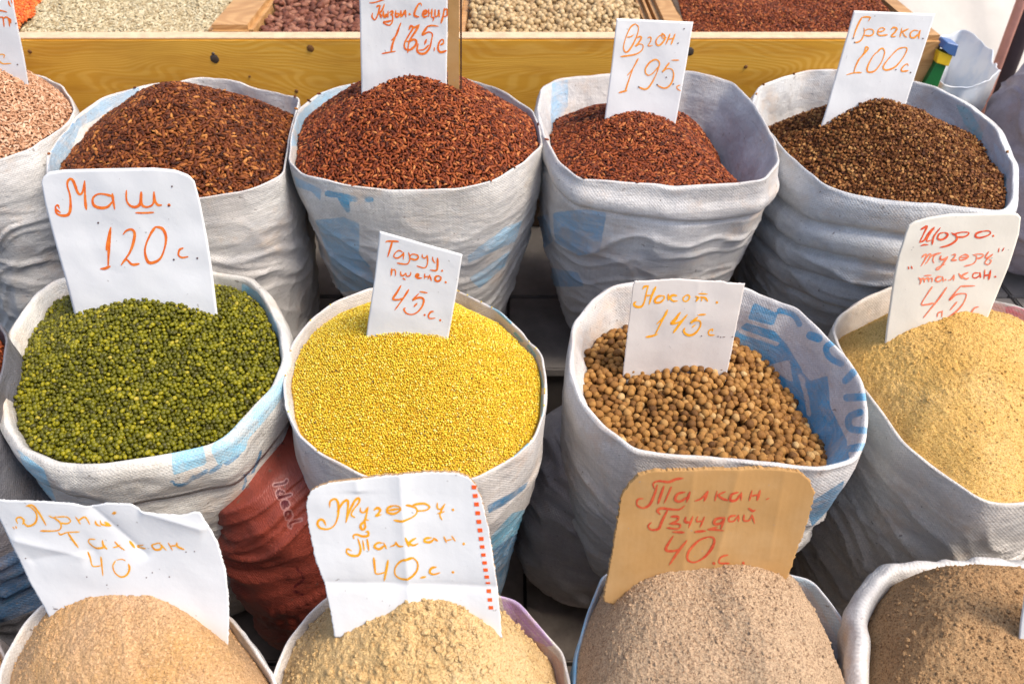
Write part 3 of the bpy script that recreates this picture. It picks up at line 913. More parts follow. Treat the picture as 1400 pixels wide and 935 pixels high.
class Flat:
    """filling of a bin: a rectangle with a gentle uneven top"""
    def __init__(s, x0, x1, y0, y1, z, rise=0.10, seed=1, amp=0.012, mound=None):
        s.b = (x0, x1, y0, y1); s.z = z; s.rise = rise; s.seed = seed; s.amp = amp; s.mound = mound
        s.C = np.array([(x0 + x1) / 2, (y0 + y1) / 2]); s.ze = np.array([z]); s.r = np.array([max(x1 - x0, y1 - y0)])
    def __call__(s, x, y):
        h = s.z + s.rise * (y - s.b[2]) + s.amp * fbm(x * 5, y * 5, 0 * x, s.seed, 3) * sstep(0, 0.08, y - s.b[2])
        return h
    def points(s, step, jitter=0.36, rmax=1):
        x0, x1, y0, y1 = s.b
        X, Y = np.meshgrid(np.arange(x0, x1, step), np.arange(y0, y1, step * 0.866))
        X = X + (np.arange(X.shape[0]) % 2)[:, None] * step / 2
        X = (X + rng.uniform(-jitter, jitter, X.shape) * step).ravel(); Y = (Y + rng.uniform(-jitter, jitter, Y.shape) * step).ravel()
        k = (X > x0 + step * .4) & (X < x1 - step * .4) & (Y > y0 + step * .3) & (Y < y1 - step * .3)
        if s.mound is not None:
            k &= s.mound(X, Y)
        return X[k], Y[k]
    normal = Heap.normal
    def surface(s, nr, na, rmax=1, dz=0, extra=None):
        x0, x1, y0, y1 = s.b
        X, Y = np.meshgrid(np.linspace(x0, x1, 60), np.linspace(y0, y1, 60))
        Z = s(X, Y) + dz
        V = np.stack([X, Y, Z], -1).reshape(-1, 3); idx = np.arange(3600).reshape(60, 60)
        return V, np.stack([idx[:-1, :-1], idx[:-1, 1:], idx[1:, 1:], idx[1:, :-1]], -1).reshape(-1, 4)

def pick_parts(heap, shapes, size, step, mat, root, name, tilt, count, rest_layers=1, zj=0.3, var=0.12, limit=None, low=ICO1):
    """the nearest seeds as single parts that share meshes, the others joined"""
    X, Y = heap.points(step)
    m = len(X)
    size = np.array(size, float)
    Z = heap(X, Y) + size[2] * rng.uniform(-zj, zj, m)
    n = heap.normal(X, Y)
    P = np.stack([X, Y, Z], 1)
    px, py = project(P)
    vis = (px > 0) & (px < 1400) & (py > -4) & (py < 935)
    d = np.linalg.norm(P - CAM, axis=1) + np.where(vis, 0, 100)
    order = np.argsort(d)
    R = frames(n, tilt)
    S = size[None] * (1 + rng.normal(0, var, (m, 1)).clip(-.3, .3)) * (1 + rng.normal(0, 0.05, (m, 3)))
    tint = np.clip(rng.beta(2.2, 2.2, m), 0, 1)
    big = order[:count]; rest = order[count:]
    mes = []
    for k in range(12):
        sh = shapes[k % len(shapes)]
        mes.append(make_mesh(name, sh[0], sh[1], True, {'tint': np.full(len(sh[0]), (k + 0.5) / 12)}, mats=[mat]))
    rp = np.array(root.location)
    for q in big:
        o = bpy.data.objects.new(name, mes[int(tint[q] * 11.99)])
        col.objects.link(o); o.parent = root
        o.location = P[q] - rp
        from mathutils import Matrix
        o.rotation_euler = Matrix(R[q].tolist()).to_euler()
        o.scale = S[q]
    Vs, Fs, Ts, off = [], [], [], 0
    if len(rest):
        v, f, t = scatter(shapes[0], P[rest], R[rest], S[rest], tint[rest]); Vs.append(v); Fs.append(f); Ts.append(t); off = len(v)
    for k in range(rest_layers):
        X, Y = heap.points(step); m = len(X)
        Z = heap(X, Y) - size[2] * (1.1 + k) + size[2] * rng.uniform(-.3, .3, m)
        v, f, t = scatter(low, np.stack([X, Y, Z], 1), frames(heap.normal(X, Y), tilt), size[None] * (1 + rng.normal(0, .08, (m, 3))), rng.beta(2, 2, m))
        Vs.append(v); Fs.append(f + off); Ts.append(t); off += len(v)
    me = make_mesh(name, np.concatenate(Vs), np.concatenate(Fs), True, {'tint': np.concatenate(Ts)}, mats=[mat])
    o = link(name, me, root); o['kind'] = 'stuff'
    print(name, 'top layer', len(P), 'visible', int(vis.sum()))

# grain materials
G_rice_red = mat_grain('red_rice', [(0.0, (0.035, 0.008, 0.004)), (0.45, (0.195, 0.038, 0.010)), (0.8, (0.36, 0.085, 0.020)), (1.0, (0.60, 0.23, 0.07))], 0.55, 0.2)
G_rice_red2 = mat_grain('dark_red_rice', [(0.0, (0.03, 0.008, 0.003)), (0.5, (0.155, 0.038, 0.010)), (0.85, (0.31, 0.095, 0.020)), (1.0, (0.58, 0.24, 0.06))], 0.55, 0.2)
G_rice_tan = mat_grain('tan_rice', [(0.0, (0.34, 0.15, 0.07)), (0.5, (0.58, 0.31, 0.17)), (1.0, (0.76, 0.50, 0.33))], 0.55, 0.3)
G_rice_white = mat_grain('white_rice', [(0.0, (0.30, 0.21, 0.10)), (0.4, (0.50, 0.40, 0.23)), (1.0, (0.70, 0.62, 0.42))], 0.5, 0.35)
G_buck = mat_grain('buckwheat', [(0.0, (0.045, 0.013, 0.005)), (0.4, (0.17, 0.058, 0.017)), (0.75, (0.31, 0.125, 0.036)), (1.0, (0.54, 0.29, 0.10))], 0.65, 0.15)
G_mung = mat_grain('mung', [(0.0, (0.05, 0.045, 0.006)), (0.35, (0.098, 0.094, 0.003)), (0.72, (0.185, 0.170, 0.004)), (0.93, (0.32, 0.27, 0.008)), (1.0, (0.44, 0.34, 0.05))], 0.42, 0.28)
G_millet = mat_grain('millet', [(0.0, (0.55, 0.27, 0.005)), (0.35, (0.76, 0.50, 0.012)), (0.8, (0.88, 0.68, 0.06)), (0.97, (0.95, 0.80, 0.25)), (1.0, (0.12, 0.06, 0.02))], 0.4, 0.45)
G_chick = mat_grain('chickpea', [(0.0, (0.10, 0.042, 0.013)), (0.3, (0.28, 0.125, 0.032)), (0.75, (0.43, 0.215, 0.058)), (1.0, (0.60, 0.40, 0.18))], 0.6, 0.2, bump=0.4)
G_bean = mat_grain('brown_bean', [(0.0, (0.085, 0.025, 0.015)), (0.5, (0.21, 0.075, 0.045)), (1.0, (0.40, 0.19, 0.12))], 0.5, 0.15)
G_pea = mat_grain('pale_pea', [(0.0, (0.26, 0.14, 0.05)), (0.5, (0.50, 0.34, 0.16)), (1.0, (0.66, 0.49, 0.27))], 0.5, 0.35)
G_orange = mat_grain('orange_lentil', [(0.0, (0.55, 0.07, 0.01)), (0.5, (0.80, 0.15, 0.02)), (1.0, (0.9, 0.30, 0.06))], 0.5, 0.35)

gl = None
fl = Flat(-1.9, xa - 0.002, yb2 + 0.002, YE, ZB - 0.012, 0.10, 3)
# border between the orange lentils and the white rice
a0 = at_z(27, 40, ZB)[:2]; a1 = at_z(58, 0, ZB + 0.02)[:2]
side = lambda X, Y: (X - a0[0]) - (a1[0] - a0[0]) / (a1[1] - a0[1]) * (Y - a0[1]) + 0.01 * noise3(X * 20, Y * 20, 0 * X, 3)
fl.mound = lambda X, Y: side(X, Y) > 0
r_ = heap_root('rice_heap', 'pale white rice filling the leftmost bin compartment', 'rice', fl)
grains(fl, RICE, (0.0080, 0.0026, 0.0024), 0.0066, G_rice_white, 0.35, 2, (0, -1.2), 0.5, name='rice_grain', parent=r_, low=spindle(4))
V, F = fl.surface(1, 1, dz=-0.004); link('rice_bed', make_mesh('rice_bed', V, F, True, {'tint': np.full(len(V), .3)}, mats=[G_rice_white]), r_)['kind'] = 'stuff'
fo = Flat(-1.9, xa, yb2 + 0.002, YE, ZB + 0.000, 0.14, 5); fo.mound = lambda X, Y: (side(X, Y) < 0.004) & (X > -1.75)
r_ = heap_root('lentil_heap', 'small heap of bright orange lentils at the far top left corner', 'lentils', fo)
r_.location = (a0[0] - 0.1, a0[1] + 0.05, ZB)
grains(fo, ICO1, (0.0038, 0.0038, 0.0024), 0.0058, G_orange, 0.5, 2, (0.4, -0.6), 0.8, name='lentil', parent=r_)
fb = Flat(xb + 0.002, at_z(600, 46, ZB)[0] + 0.018, yb2 + 0.002, YE, ZB - 0.016, 0.10, 8)
r_ = heap_root('bean_heap', 'dark reddish brown beans in the compartment behind the two left red rice sacks', 'beans', fb)
pick_parts(fb, [ICO2], (0.0125, 0.0078, 0.0070), 0.0185, G_bean, r_, 'bean', 0.45, 230, 1, 0.6)
fp = Flat(at_z(634, 46, ZB)[0] + 0.002, x3a - 0.002, yb2 + 0.002, YE, ZB - 0.014, 0.10, 11)
r_ = heap_root('pea_heap', 'cream coloured dried peas in the compartment behind the third and fourth back sacks', 'dried peas', fp)
pick_parts(fp, [ICO2], (0.0088, 0.0076, 0.0072), 0.0152, G_pea, r_, 'pea', 0.6, 290, 1, 0.5)
fr = Flat(x3d + 0.002, xr - 0.077, yb2 + 0.002, YE, ZB - 0.010, 0.13, 14)
r_ = heap_root('red_rice_heap', 'fine dark red rice in the rightmost bin compartment', 'red rice', fr)
grains(fr, RICE, (0.0052, 0.0021, 0.0019), 0.0052, G_rice_red, 0.5, 2, (0, -1.2), 0.6, name='rice_grain', parent=r_, low=spindle(4))
V, F = fr.surface(1, 1, dz=-0.003); link('rice_bed', make_mesh('rice_bed', V, F, True, {'tint': np.full(len(V), .3)}, mats=[G_rice_red]), r_)['kind'] = 'stuff'

# ------------------------------------------------------------------ the sacks
W = (0.80, 0.775, 0.735)
MS = {}
def sm(key, **kw):
    MS[key] = mat_sack('cloth_' + key, kw.pop('base', W), **kw); return MS[key]
BL = (0.13, 0.38, 0.60)
sm('a', stain=(0.50, 0.46, 0.43), dirt_amt=0.35)
sm('b', A=(0.06, 0.24, 0.46), B=(0.30, 0.46, 0.60), stain=(0.52, 0.42, 0.38))
sm('c', A=(0.06, 0.34, 0.56), B=(0.30, 0.50, 0.66))
sm('d', A=(0.02, 0.14, 0.34), B=(0.26, 0.44, 0.62), base=(0.76, 0.74, 0.72))
sm('e', A=(0.25, 0.50, 0.55), B=(0.50, 0.62, 0.70), base=(0.73, 0.74, 0.74))
sm('f', A=(0.01, 0.22, 0.44), B=(0.24, 0.54, 0.72), base=(0.80, 0.78, 0.72), pn=2.5)
sm('g', A=(0.10, 0.42, 0.62), B=(0.02, 0.20, 0.40), base=(0.79, 0.75, 0.71), pn=1.2)
sm('h', A=(0.04, 0.34, 0.60), B=(0.04, 0.22, 0.40), base=(0.80, 0.77, 0.74), fade=0.1, pn=2.0)
sm('i', A=(0.62, 0.16, 0.22), B=(0.70, 0.42, 0.42), base=(0.78, 0.73, 0.66), stain=(0.58, 0.45, 0.33), dirt_amt=0.8, dirt=(0.13, 0.13, 0.14))
sm('j', A=(0.42, 0.24, 0.60), B=(0.58, 0.34, 0.27), base=(0.78, 0.73, 0.68))
sm('k', A=(0.20, 0.50, 0.72), B=(0.45, 0.60, 0.70), base=(0.72, 0.75, 0.78))
sm('l', base=(0.80, 0.78, 0.75), stain=(0.50, 0.43, 0.38))
sm('dark', base=(0.17, 0.17, 0.19), A=(0.01, 0.16, 0.26), B=(0.015, 0.06, 0.13), stain=(0.10, 0.09, 0.09), dirt=(0.05, 0.05, 0.06))
sm('grey', base=(0.46, 0.42, 0.41), stain=(0.34, 0.28, 0.25), dirt=(0.2, 0.19, 0.19))
sm('red', base=(0.38, 0.075, 0.045), A=(0.55, 0.28, 0.25), B=(0.09, 0.004, 0.012), stain=(0.15, 0.032, 0.028), dirt=(0.07, 0.02, 0.02), fade=0.0, dirt_amt=0.9, pn=0.6)
sm('mauve', base=(0.46, 0.40, 0.45), stain=(0.36, 0.31, 0.36), dirt=(0.25, 0.22, 0.25))

def P_(slot, side, kind, pts, w=0): return (slot, side, kind, pts, w)
def Z_(x0, y0, k, pts): return [(x0 + a / k, y0 + b / k) for a, b in pts]

# back row, left to right
S1 = Sack([(103, 150), (96, 165), (80, 180), (45, 203), (0, 217), (-60, 230), (-125, 222), (-190, 198), (-215, 160), (-180, 120), (-110, 98), (-40, 90), (38, 97), (64, 104), (84, 114), (95, 130)],
          0.85, LEDGE, 'plain greyish white sack of tan rice, partly cut off at the upper left corner', MS['a'], 0.86, (0.02, 0), 0.05, folds=(0.020, -0.45, 1.0), seed=3)
S2 = Sack([(62, 235), (64, 210), (76, 192), (105, 158), (137, 137), (189, 117), (264, 106), (309, 108), (377, 124), (410, 132), (404, 155), (396, 190), (388, 238), (345, 257), (290, 268), (220, 276), (150, 276), (95, 262)],
          0.845, LEDGE, 'white sack with blue print inside its left rim, dark red rice, behind the mung card', MS['b'], 0.82, (-0.01, 0), 0.04, folds=(0.012, 0.3, 0.9), seed=5,
          prints=[P_('a', 'in', 'stroke', [(160, 136), (186, 121)], 9), P_('a', 'in', 'stroke', [(140, 148), (150, 141)], 10), P_('a', 'in', 'stroke', [(108, 167), (130, 153)], 11),
                  P_('a', 'in', 'stroke', [(86, 182), (98, 172)], 11), P_('a', 'in', 'stroke', [(73, 205), (80, 196)], 9), P_('b', 'in', 'poly', [(62, 235), (75, 190), (140, 135), (190, 118), (190, 130), (110, 175), (85, 240)])])
S3 = Sack([(394, 219), (414, 240), (470, 254), (534, 260), (586, 260), (640, 254), (680, 243), (715, 222), (742, 196), (738, 172), (728, 148), (678, 117), (630, 104), (560, 99), (493, 108), (435, 127), (407, 148), (399, 178)],
          0.86, LEDGE, 'white sack with faded blue patches, heaped highest with red rice below the 175 card', MS['c'], 0.64, (0.0, 0.02), 0.05, folds=(0.010, 0.25, 0.8), seed=8,
          prints=[P_('a', 'in', 'poly', [(398, 195), (402, 165), (418, 145), (428, 150), (424, 175), (410, 200)]), P_('a', 'in', 'poly', [(428, 140), (445, 130), (452, 136), (446, 148), (432, 152)]),
                  P_('a', 'in', 'stroke', [(460, 126), (478, 118)], 10), P_('b', 'in', 'poly', [(396, 200), (404, 160), (440, 125), (492, 108), (492, 124), (440, 145), (415, 200)]),
                  P_('a', 'out', 'stroke', [(448, 264), (468, 268), (486, 272)], 9), P_('a', 'out', 'poly', [(460, 270), (478, 272), (480, 292), (472, 290)]), P_('a', 'out', 'poly', [(498, 268), (511, 269), (511, 277), (498, 276)]),
                  P_('b', 'out', 'poly', [(402, 240), (440, 258), (438, 275), (425, 262), (404, 255)]), P_('b', 'out', 'poly', [(430, 300), (470, 296), (492, 305), (492, 350), (510, 372), (512, 395), (462, 400), (448, 350)]),
                  P_('a', 'out', 'poly', [(452, 340), (490, 345), (508, 365), (490, 372), (462, 365)]),
                  P_('b', 'out', 'poly', [(690, 310), (715, 300), (705, 330), (640, 360), (638, 350)]), P_('b', 'out', 'poly', [(640, 380), (700, 340), (690, 365), (655, 395)])])
S4 = Sack([(734, 150), (740, 118), (762, 107), (834, 100), (890, 97), (939, 97), (1004, 113), (1034, 145), (1060, 190), (1066, 221), (1046, 245), (1000, 250), (930, 253), (860, 249), (792, 243), (762, 222), (744, 190)],
          0.86, LEDGE, 'white slack rimmed sack, blue patches on its left, red rice below the 195 card', MS['d'], 0.66, (0.0, 0.02), 0.06, folds=(0.013, -0.25, 0.8), seed=12, wall=(0.42, 0.2), lip=0.0025,
          rolls=[(0.055, 0.02, 0.008, 0.08)],
          prints=[P_('b', 'in', 'poly', [(754, 112), (777, 108), (777, 145), (765, 170), (755, 180), (752, 160)]),
                  P_('b', 'out', 'poly', [(755, 290), (800, 285), (830, 290), (820, 345), (790, 350), (758, 330)]), P_('b', 'out', 'poly', [(722, 298), (750, 292), (756, 330), (735, 345), (718, 330)]), P_('b', 'out', 'poly', [(728, 360), (790, 372), (800, 392), (740, 392)]),
                  P_('a', 'out', 'stroke', [(743, 425), (750, 442)], 7), P_('a', 'out', 'stroke', [(752, 432), (760, 452)], 7), P_('a', 'out', 'stroke', [(762, 445), (769, 456)], 9)])
S5 = Sack([(1028, 140), (1037, 119), (1064, 110), (1103, 96), (1144, 96), (1244, 110), (1279, 119), (1327, 141), (1362, 176), (1388, 222), (1388, 270), (1375, 288), (1330, 286), (1234, 276), (1167, 263), (1125, 251), (1074, 208), (1042, 168)],
          0.84, LEDGE, 'large bluish white sack with rolled folds, full of brown buckwheat', MS['e'], 0.84, (0.03, 0.03), 0.06, folds=(0.014, 0.30, 0.8), seed=15, lip=0.0025,
          rolls=[(0.035, 0.03, 0.010, -0.10), (0.105, 0.028, 0.014, -0.10), (0.17, 0.03, 0.014, -0.10), (0.24, 0.03, 0.012, -0.10)], wall=(0.22, 0.16),
          prints=[P_('a', 'in', 'poly', [(1305, 140), (1325, 148), (1345, 180), (1340, 200), (1318, 170)]), P_('a', 'in', 'poly', [(1362, 250), (1376, 240), (1378, 285), (1358, 286)]), P_('b', 'in', 'poly', [(1355, 190), (1380, 215), (1382, 250), (1366, 230)])])
# middle row
M0 = Sack([(12, 462), (5, 500), (-10, 560), (-60, 640), (-180, 690), (-320, 670), (-400, 570), (-380, 460), (-280, 400), (-170, 385), (-70, 400), (-10, 430)],
          0.74, 0.0, 'dark grey and blue sack of reddish grain, mostly hidden at the left edge', MS['dark'], 1.05, (0.06, 0.0), 0.03, folds=(0.018, 0.5, 1.2), seed=18,
          prints=[P_('a', 'any', 'stroke', [(0, 800), (35, 775), (62, 750)], 8), P_('a', 'any', 'stroke', [(0, 830), (35, 800), (66, 775)], 6), P_('a', 'any', 'stroke', [(0, 780), (50, 735)], 5), P_('b', 'out', 'poly', [(-60, 790), (40, 740), (80, 790), (80, 820), (-20, 860)])])
M1 = Sack([(2, 500), (15, 450), (48, 402), (73, 383), (130, 372), (200, 366), (294, 370), (340, 377), (364, 402), (386, 446), (392, 490), (375, 530), (345, 560), (318, 590), (296, 606), (232, 620), (180, 630), (125, 636), (72, 632), (25, 612), (5, 580), (-2, 540)],
          0.72, 0.0, 'white sack with light blue patches on its folded cuff, full of green mung beans', MS['f'], 0.60, (-0.06, 0.03), 0.06, folds=(0.013, 0.5, 1.0), seed=21, lip=0.0045, cuff=(0.075, 0.010), nu=340,
          prints=[P_('b', 'any', 'poly', [(233, 614), (276, 600), (284, 634), (236, 650)]), P_('b', 'any', 'poly', [(286, 612), (312, 580), (334, 570), (390, 508), (396, 530), (370, 566), (340, 600), (336, 616), (299, 637)]),
                  P_('b', 'in', 'poly', [(330, 385), (352, 398), (378, 440), (385, 480), (372, 475), (355, 430), (330, 400)]), P_('b', 'out', 'poly', [(20, 610), (60, 640), (80, 690), (130, 715), (60, 700)]),
                  P_('a', 'out', 'stroke', [(234, 657), (245, 663), (258, 658), (264, 650)], 6), P_('a', 'out', 'stroke', [(268, 652), (283, 643)], 7), P_('a', 'out', 'stroke', [(287, 645), (302, 636)], 7), P_('a', 'out', 'stroke', [(310, 632), (326, 620)], 9),
                  P_('a', 'out', 'stroke', Z_(330, 580, 9.95, [(20, 880), (60, 760), (30, 690), (150, 650), (190, 560), (250, 420), (262, 350)]), 4.5), P_('a', 'out', 'stroke', Z_(330, 580, 9.95, [(165, 650), (175, 590), (215, 540), (240, 470)]), 4)])
M2 = Sack([(387, 520), (391, 490), (402, 462), (420, 437), (462, 407), (510, 391), (570, 385), (625, 394), (684, 424), (714, 451), (741, 485), (747, 515), (745, 560), (731, 598), (701, 628), (652, 655), (575, 664), (494, 650), (439, 624), (406, 594), (391, 560)],
          0.72, 0.0, 'white sack with blue dashes along its right rim, full of yellow millet', MS['g'], 0.74, (-0.05, 0.02), 0.04, folds=(0.010, -0.35, 0.9), seed=25, nu=340,
          prints=[P_('a', 'any', 'stroke', [(640, 402), (668, 415), (698, 441)], 5), P_('a', 'any', 'stroke', [(704, 455), (714, 466)], 5), P_('a', 'any', 'stroke', [(722, 472), (732, 486)], 5), P_('a', 'any', 'stroke', [(738, 508), (742, 528)], 5), P_('a', 'any', 'stroke', [(741, 540), (741, 568)], 4),
                  P_('a', 'any', 'stroke', [(702, 624), (722, 606)], 4), P_('b', 'out', 'poly', [(672, 752), (690, 738), (728, 714), (722, 745), (700, 812), (680, 815)]),
                  P_('a', 'out', 'poly', [(668, 735), (700, 700), (736, 690), (730, 715), (690, 740), (672, 755)]), P_('b', 'out', 'poly', [(665, 690), (700, 672), (725, 655), (718, 668), (690, 690), (668, 702)])])
M3 = Sack([(779, 475), (784, 440), (809, 410), (833, 391), (880, 386), (950, 384), (1018, 391), (1093, 422), (1151, 476), (1179, 517), (1187, 560), (1184, 600), (1170, 628), (1124, 641), (1069, 636), (1000, 629), (930, 624), (867, 617), (820, 578), (792, 545), (779, 510)],
          0.72, 0.0, 'large half empty white sack with bold blue lettering inside, holding chickpeas', MS['h'], 0.70, (0.0, 0.03), 0.07, folds=(0.012, 0.25, 0.9), seed=29, nu=360, lip=0.0035, wall=(0.38, 0.22),
          prints=[P_('a', 'in', 'poly', [(1002, 455), (1020, 440), (1060, 452), (1076, 470), (1103, 514), (1134, 552), (1158, 600), (1162, 628), (1140, 655), (1110, 610), (1069, 560), (1030, 520), (1004, 500)]),
                  P_('a', 'in', 'poly', [(1022, 436), (1030, 412), (1064, 428), (1058, 446)]), P_('a', 'in', 'poly', [(1106, 520), (1132, 512), (1136, 560), (1116, 556)]), P_('b', 'in', 'poly', [(998, 480), (1012, 478), (1060, 520), (1095, 560), (1130, 620), (1110, 620), (1060, 560), (1010, 520)]),
                  P_('x', 'in', 'poly', [(1040, 502), (1079, 492), (1084, 524), (1068, 512)], 0), P_('x', 'in', 'stroke', [(1094, 512), (1102, 540), (1106, 566)], 5), P_('x', 'in', 'stroke', [(1012, 452), (1040, 462), (1062, 470)], 5),
                  P_('a', 'any', 'stroke', [(1066, 424), (1084, 430), (1093, 443)], 9), P_('a', 'any', 'stroke', [(1108, 458), (1119, 462)], 13), P_('a', 'any', 'stroke', [(1143, 466), (1130, 474), (1134, 488), (1150, 497)], 10),
                  P_('a', 'any', 'stroke', [(1156, 520), (1167, 508)], 11), P_('a', 'any', 'stroke', [(1158, 543), (1184, 542)], 12), P_('a', 'any', 'stroke', [(1176, 563), (1161, 570), (1163, 585), (1183, 588)], 11), P_('a', 'any', 'stroke', [(1165, 612), (1180, 610)], 12),
                  P_('b', 'out', 'poly', [(1100, 690), (1155, 655), (1150, 680), (1110, 720)])])
M4 = Sack([(1137, 450), (1147, 430), (1175, 408), (1220, 388), (1290, 386), (1359, 407), (1400, 421), (1470, 455), (1520, 510), (1540, 570), (1520, 630), (1460, 672), (1400, 688), (1366, 690), (1338, 684), (1291, 650), (1241, 612), (1213, 573), (1184, 535), (1160, 497), (1145, 472)],
          0.68, 0.0, 'large cream white sack, pink inside at the back, filled with golden maize flour', MS['i'], 0.86, (0.0, 0.04), 0.06, folds=(0.022, 0.42, 0.8), seed=33, nu=360, wall=(0.30, 0.2), lip=0.0025,
          prints=[P_('a', 'in', 'poly', [(1362, 418), (1420, 418), (1480, 480), (1470, 560), (1400, 520), (1372, 470)]), P_('b', 'in', 'poly', [(1345, 410), (1375, 415), (1378, 470), (1345, 450)])])
# front row
F0 = Sack([(10, 900), (0, 960), (-60, 1010), (-170, 1030), (-280, 1010), (-340, 950), (-330, 880), (-260, 840), (-160, 825), (-60, 838), (-10, 862)],
          0.52, 0.0, 'grey cloth sack of flour, a sliver at the lower left corner', MS['grey'], 0.9, (0, 0), 0.05, folds=(0.012, 0.3, 1), seed=36, nu=200)
F1 = Sack([(-15, 970), (-2, 915), (12, 885), (35, 848), (60, 823), (120, 800), (200, 795), (270, 810), (318, 845), (345, 880), (375, 925), (388, 980), (362, 1040), (290, 1085), (180, 1100), (70, 1085), (5, 1040)],
          0.58, 0.0, 'off white sack of pinkish beige flour under the torn card', MS['a'], 0.85, (0, 0), 0.05, folds=(0.012, 0.3, 1), seed=38, wall=(0.2, 0.14), lip=0.0022)
F2 = Sack([(366, 960), (376, 912), (395, 868), (425, 832), (447, 812), (520, 800), (600, 796), (681, 812), (705, 820), (737, 856), (770, 890), (781, 940), (775, 1000), (730, 1060), (640, 1085), (540, 1090), (440, 1070), (380, 1015)],
          0.58, 0.0, 'off white sack with a lilac printed rim at the right, heaped with lumpy cream flour', MS['j'], 0.85, (0, 0), 0.05, folds=(0.012, -0.3, 1), seed=41, wall=(0.26, 0.14),
          prints=[P_('a', 'any', 'poly', [(684, 812), (706, 818), (738, 854), (758, 882), (745, 884), (715, 868), (690, 840)]), P_('b', 'in', 'poly', [(718, 868), (745, 880), (770, 905), (776, 960), (760, 960), (745, 910)])])
F3 = Sack([(783, 960), (787, 895), (802, 840), (824, 785), (880, 770), (950, 764), (1020, 770), (1078, 783), (1110, 793), (1135, 823), (1168, 871), (1197, 930), (1207, 990), (1182, 1055), (1100, 1095), (990, 1108), (880, 1092), (805, 1050), (785, 1005)],
          0.58, 0.0, 'white sack with blue tinted left edge, holding pinkish grey flour under the brown card', MS['k'], 0.85, (0, 0), 0.05, folds=(0.010, 0.3, 1), seed=44, wall=(0.30, 0.14),
          prints=[P_('b', 'in', 'poly', [(1080, 785), (1108, 792), (1135, 825), (1190, 925), (1160, 900), (1110, 810)]), P_('a', 'any', 'stroke', [(822, 784), (800, 840), (786, 900), (782, 960)], 9)])
F4 = Sack([(1172, 950), (1170, 905), (1174, 860), (1170, 835), (1187, 800), (1214, 768), (1300, 765), (1400, 765), (1480, 775), (1540, 812), (1570, 870), (1580, 940), (1560, 1020), (1500, 1070), (1400, 1095), (1300, 1085), (1220, 1050), (1182, 1000)],
          0.62, 0.0, 'white sack with a thick rolled rim, holding brown flour at the lower right corner', MS['l'], 0.84, (0, 0.02), 0.05, folds=(0.014, 0.3, 1), seed=47, lip=0.010, wall=(0.20, 0.16), cuff=(0.07, 0.006), nu=340, wave=0.006)

# closed sacks wedged between the rows
tx = lambda pts: [(374 + 0.42 * x + 0.92 * y * 0.85, 660 + 1.12 * x - 0.35 * y * 0.85) for x, y in pts]
ideal = [[(2, 0), (4, 18), (2, 22)], [(14, 10), (10, 5), (12, 0), (17, 2), (19, 20)], [(19, 20), (18, 0)], [(24, 5), (30, 7), (28, 11), (24, 9), (24, 2), (31, 1)], [(42, 9), (37, 9), (36, 2), (40, 1), (43, 8), (43, 0)], [(50, 22), (49, 5), (51, 0), (54, 1)]]
pr = [P_('a', '', 'stroke', tx(q), 7.5) for q in ideal] + [P_('b', '', 'stroke', tx(q), 4.6) for q in ideal]
pr += [P_('b', '', 'stroke', [(405, 775), (415, 790), (404, 800)], 5), P_('b', '', 'stroke', [(400, 806), (414, 812)], 5), P_('a', '', 'stroke', [(360, 634), (372, 643)], 1.5)]
bag('filled_sack', 'dark red sack with maroon lettering wedged upright between the mung bean and millet sacks', 'sack', -0.385, 0.80, 0.165, 0.15, 0.0, 0.60, MS['red'], 0.5, 0.010, -0.6, seed=4, freq=1.5, prints=pr, group='closed sacks between the rows')
bag('filled_sack', 'dusty dark grey sack slumped in the gap between the millet and chickpea sacks', 'sack', 0.185, 0.93, 0.175, 0.16, 0.0, 0.50, MS['grey'], 0.62, 0.016, 0.4, seed=9, group='closed sacks between the rows', freq=0.7)
c_ = at_y(1470, 330, 1.75)
bag('filled_sack', 'soft mauve grey sack standing out of focus behind the buckwheat at the right edge', 'sack', c_[0], 1.75, 0.38, 0.26, LEDGE, 0.93, MS['mauve'], 0.6, 0.02, 0.3, seed=13, freq=0.6)
# plastic bag and packet beside the bin
M_plast = NT('white_plastic', 0.35, 0.5)
M_plast.b.inputs['Transmission Weight'].default_value = 0.25
M_plast = M_plast.out(M_plast.mix(M_plast.ramp(M_plast.noise(14, 4), [(0.45, 0.0), (0.6, 1.0)]), (0.82, 0.83, 0.84), (0.62, 0.68, 0.76)))
_pb = Sack([(1270, 96), (1274, 70), (1286, 50), (1312, 42), (1344, 52), (1358, 72), (1367, 99), (1350, 110), (1322, 118), (1290, 116)], 0.78, LEDGE, 'crumpled white plastic bag standing open beside the right end of the wooden bin', M_plast, 0.9, (0, 0.02), 0.03,
           lip=0.002, folds=(0.02, 0.9, 0.6), seed=51, nu=160, nv=60, name='plastic_bag', wave=0.014)
_pb.obj['category'] = 'plastic bag'
del _pb.obj['group']
c_ = at_y(1285, 92, 1.80)
pk = empty('packet', (c_[0], 1.80, 0.66), 'green packet with a yellow and blue top between the bin end and the plastic bag', 'packet')
def plate(name, pts, y, th, mat, parent):
    P = np.array([at_y(a, b, y) for a, b in pts]); m = len(P)
    V = np.concatenate([P, P + np.array([0, th, 0])])
    import bmesh
    bm = bmesh.new(); vs = [bm.verts.new(v) for v in V]
    bm.faces.new(vs[:m]); bm.faces.new(vs[m:][::-1])
    for k in range(m): bm.faces.new((vs[k], vs[k + m], vs[(k + 1) % m + m], vs[(k + 1) % m]))
    bmesh.ops.recalc_face_normals(bm, faces=bm.faces[:])
    bmesh.ops.bevel(bm, geom=[e for e in bm.edges], offset=0.0015, segments=1, affect='EDGES')
    me = bpy.data.meshes.new(name); bm.to_mesh(me); bm.free(); me.materials.append(mat); return link(name, me, parent)
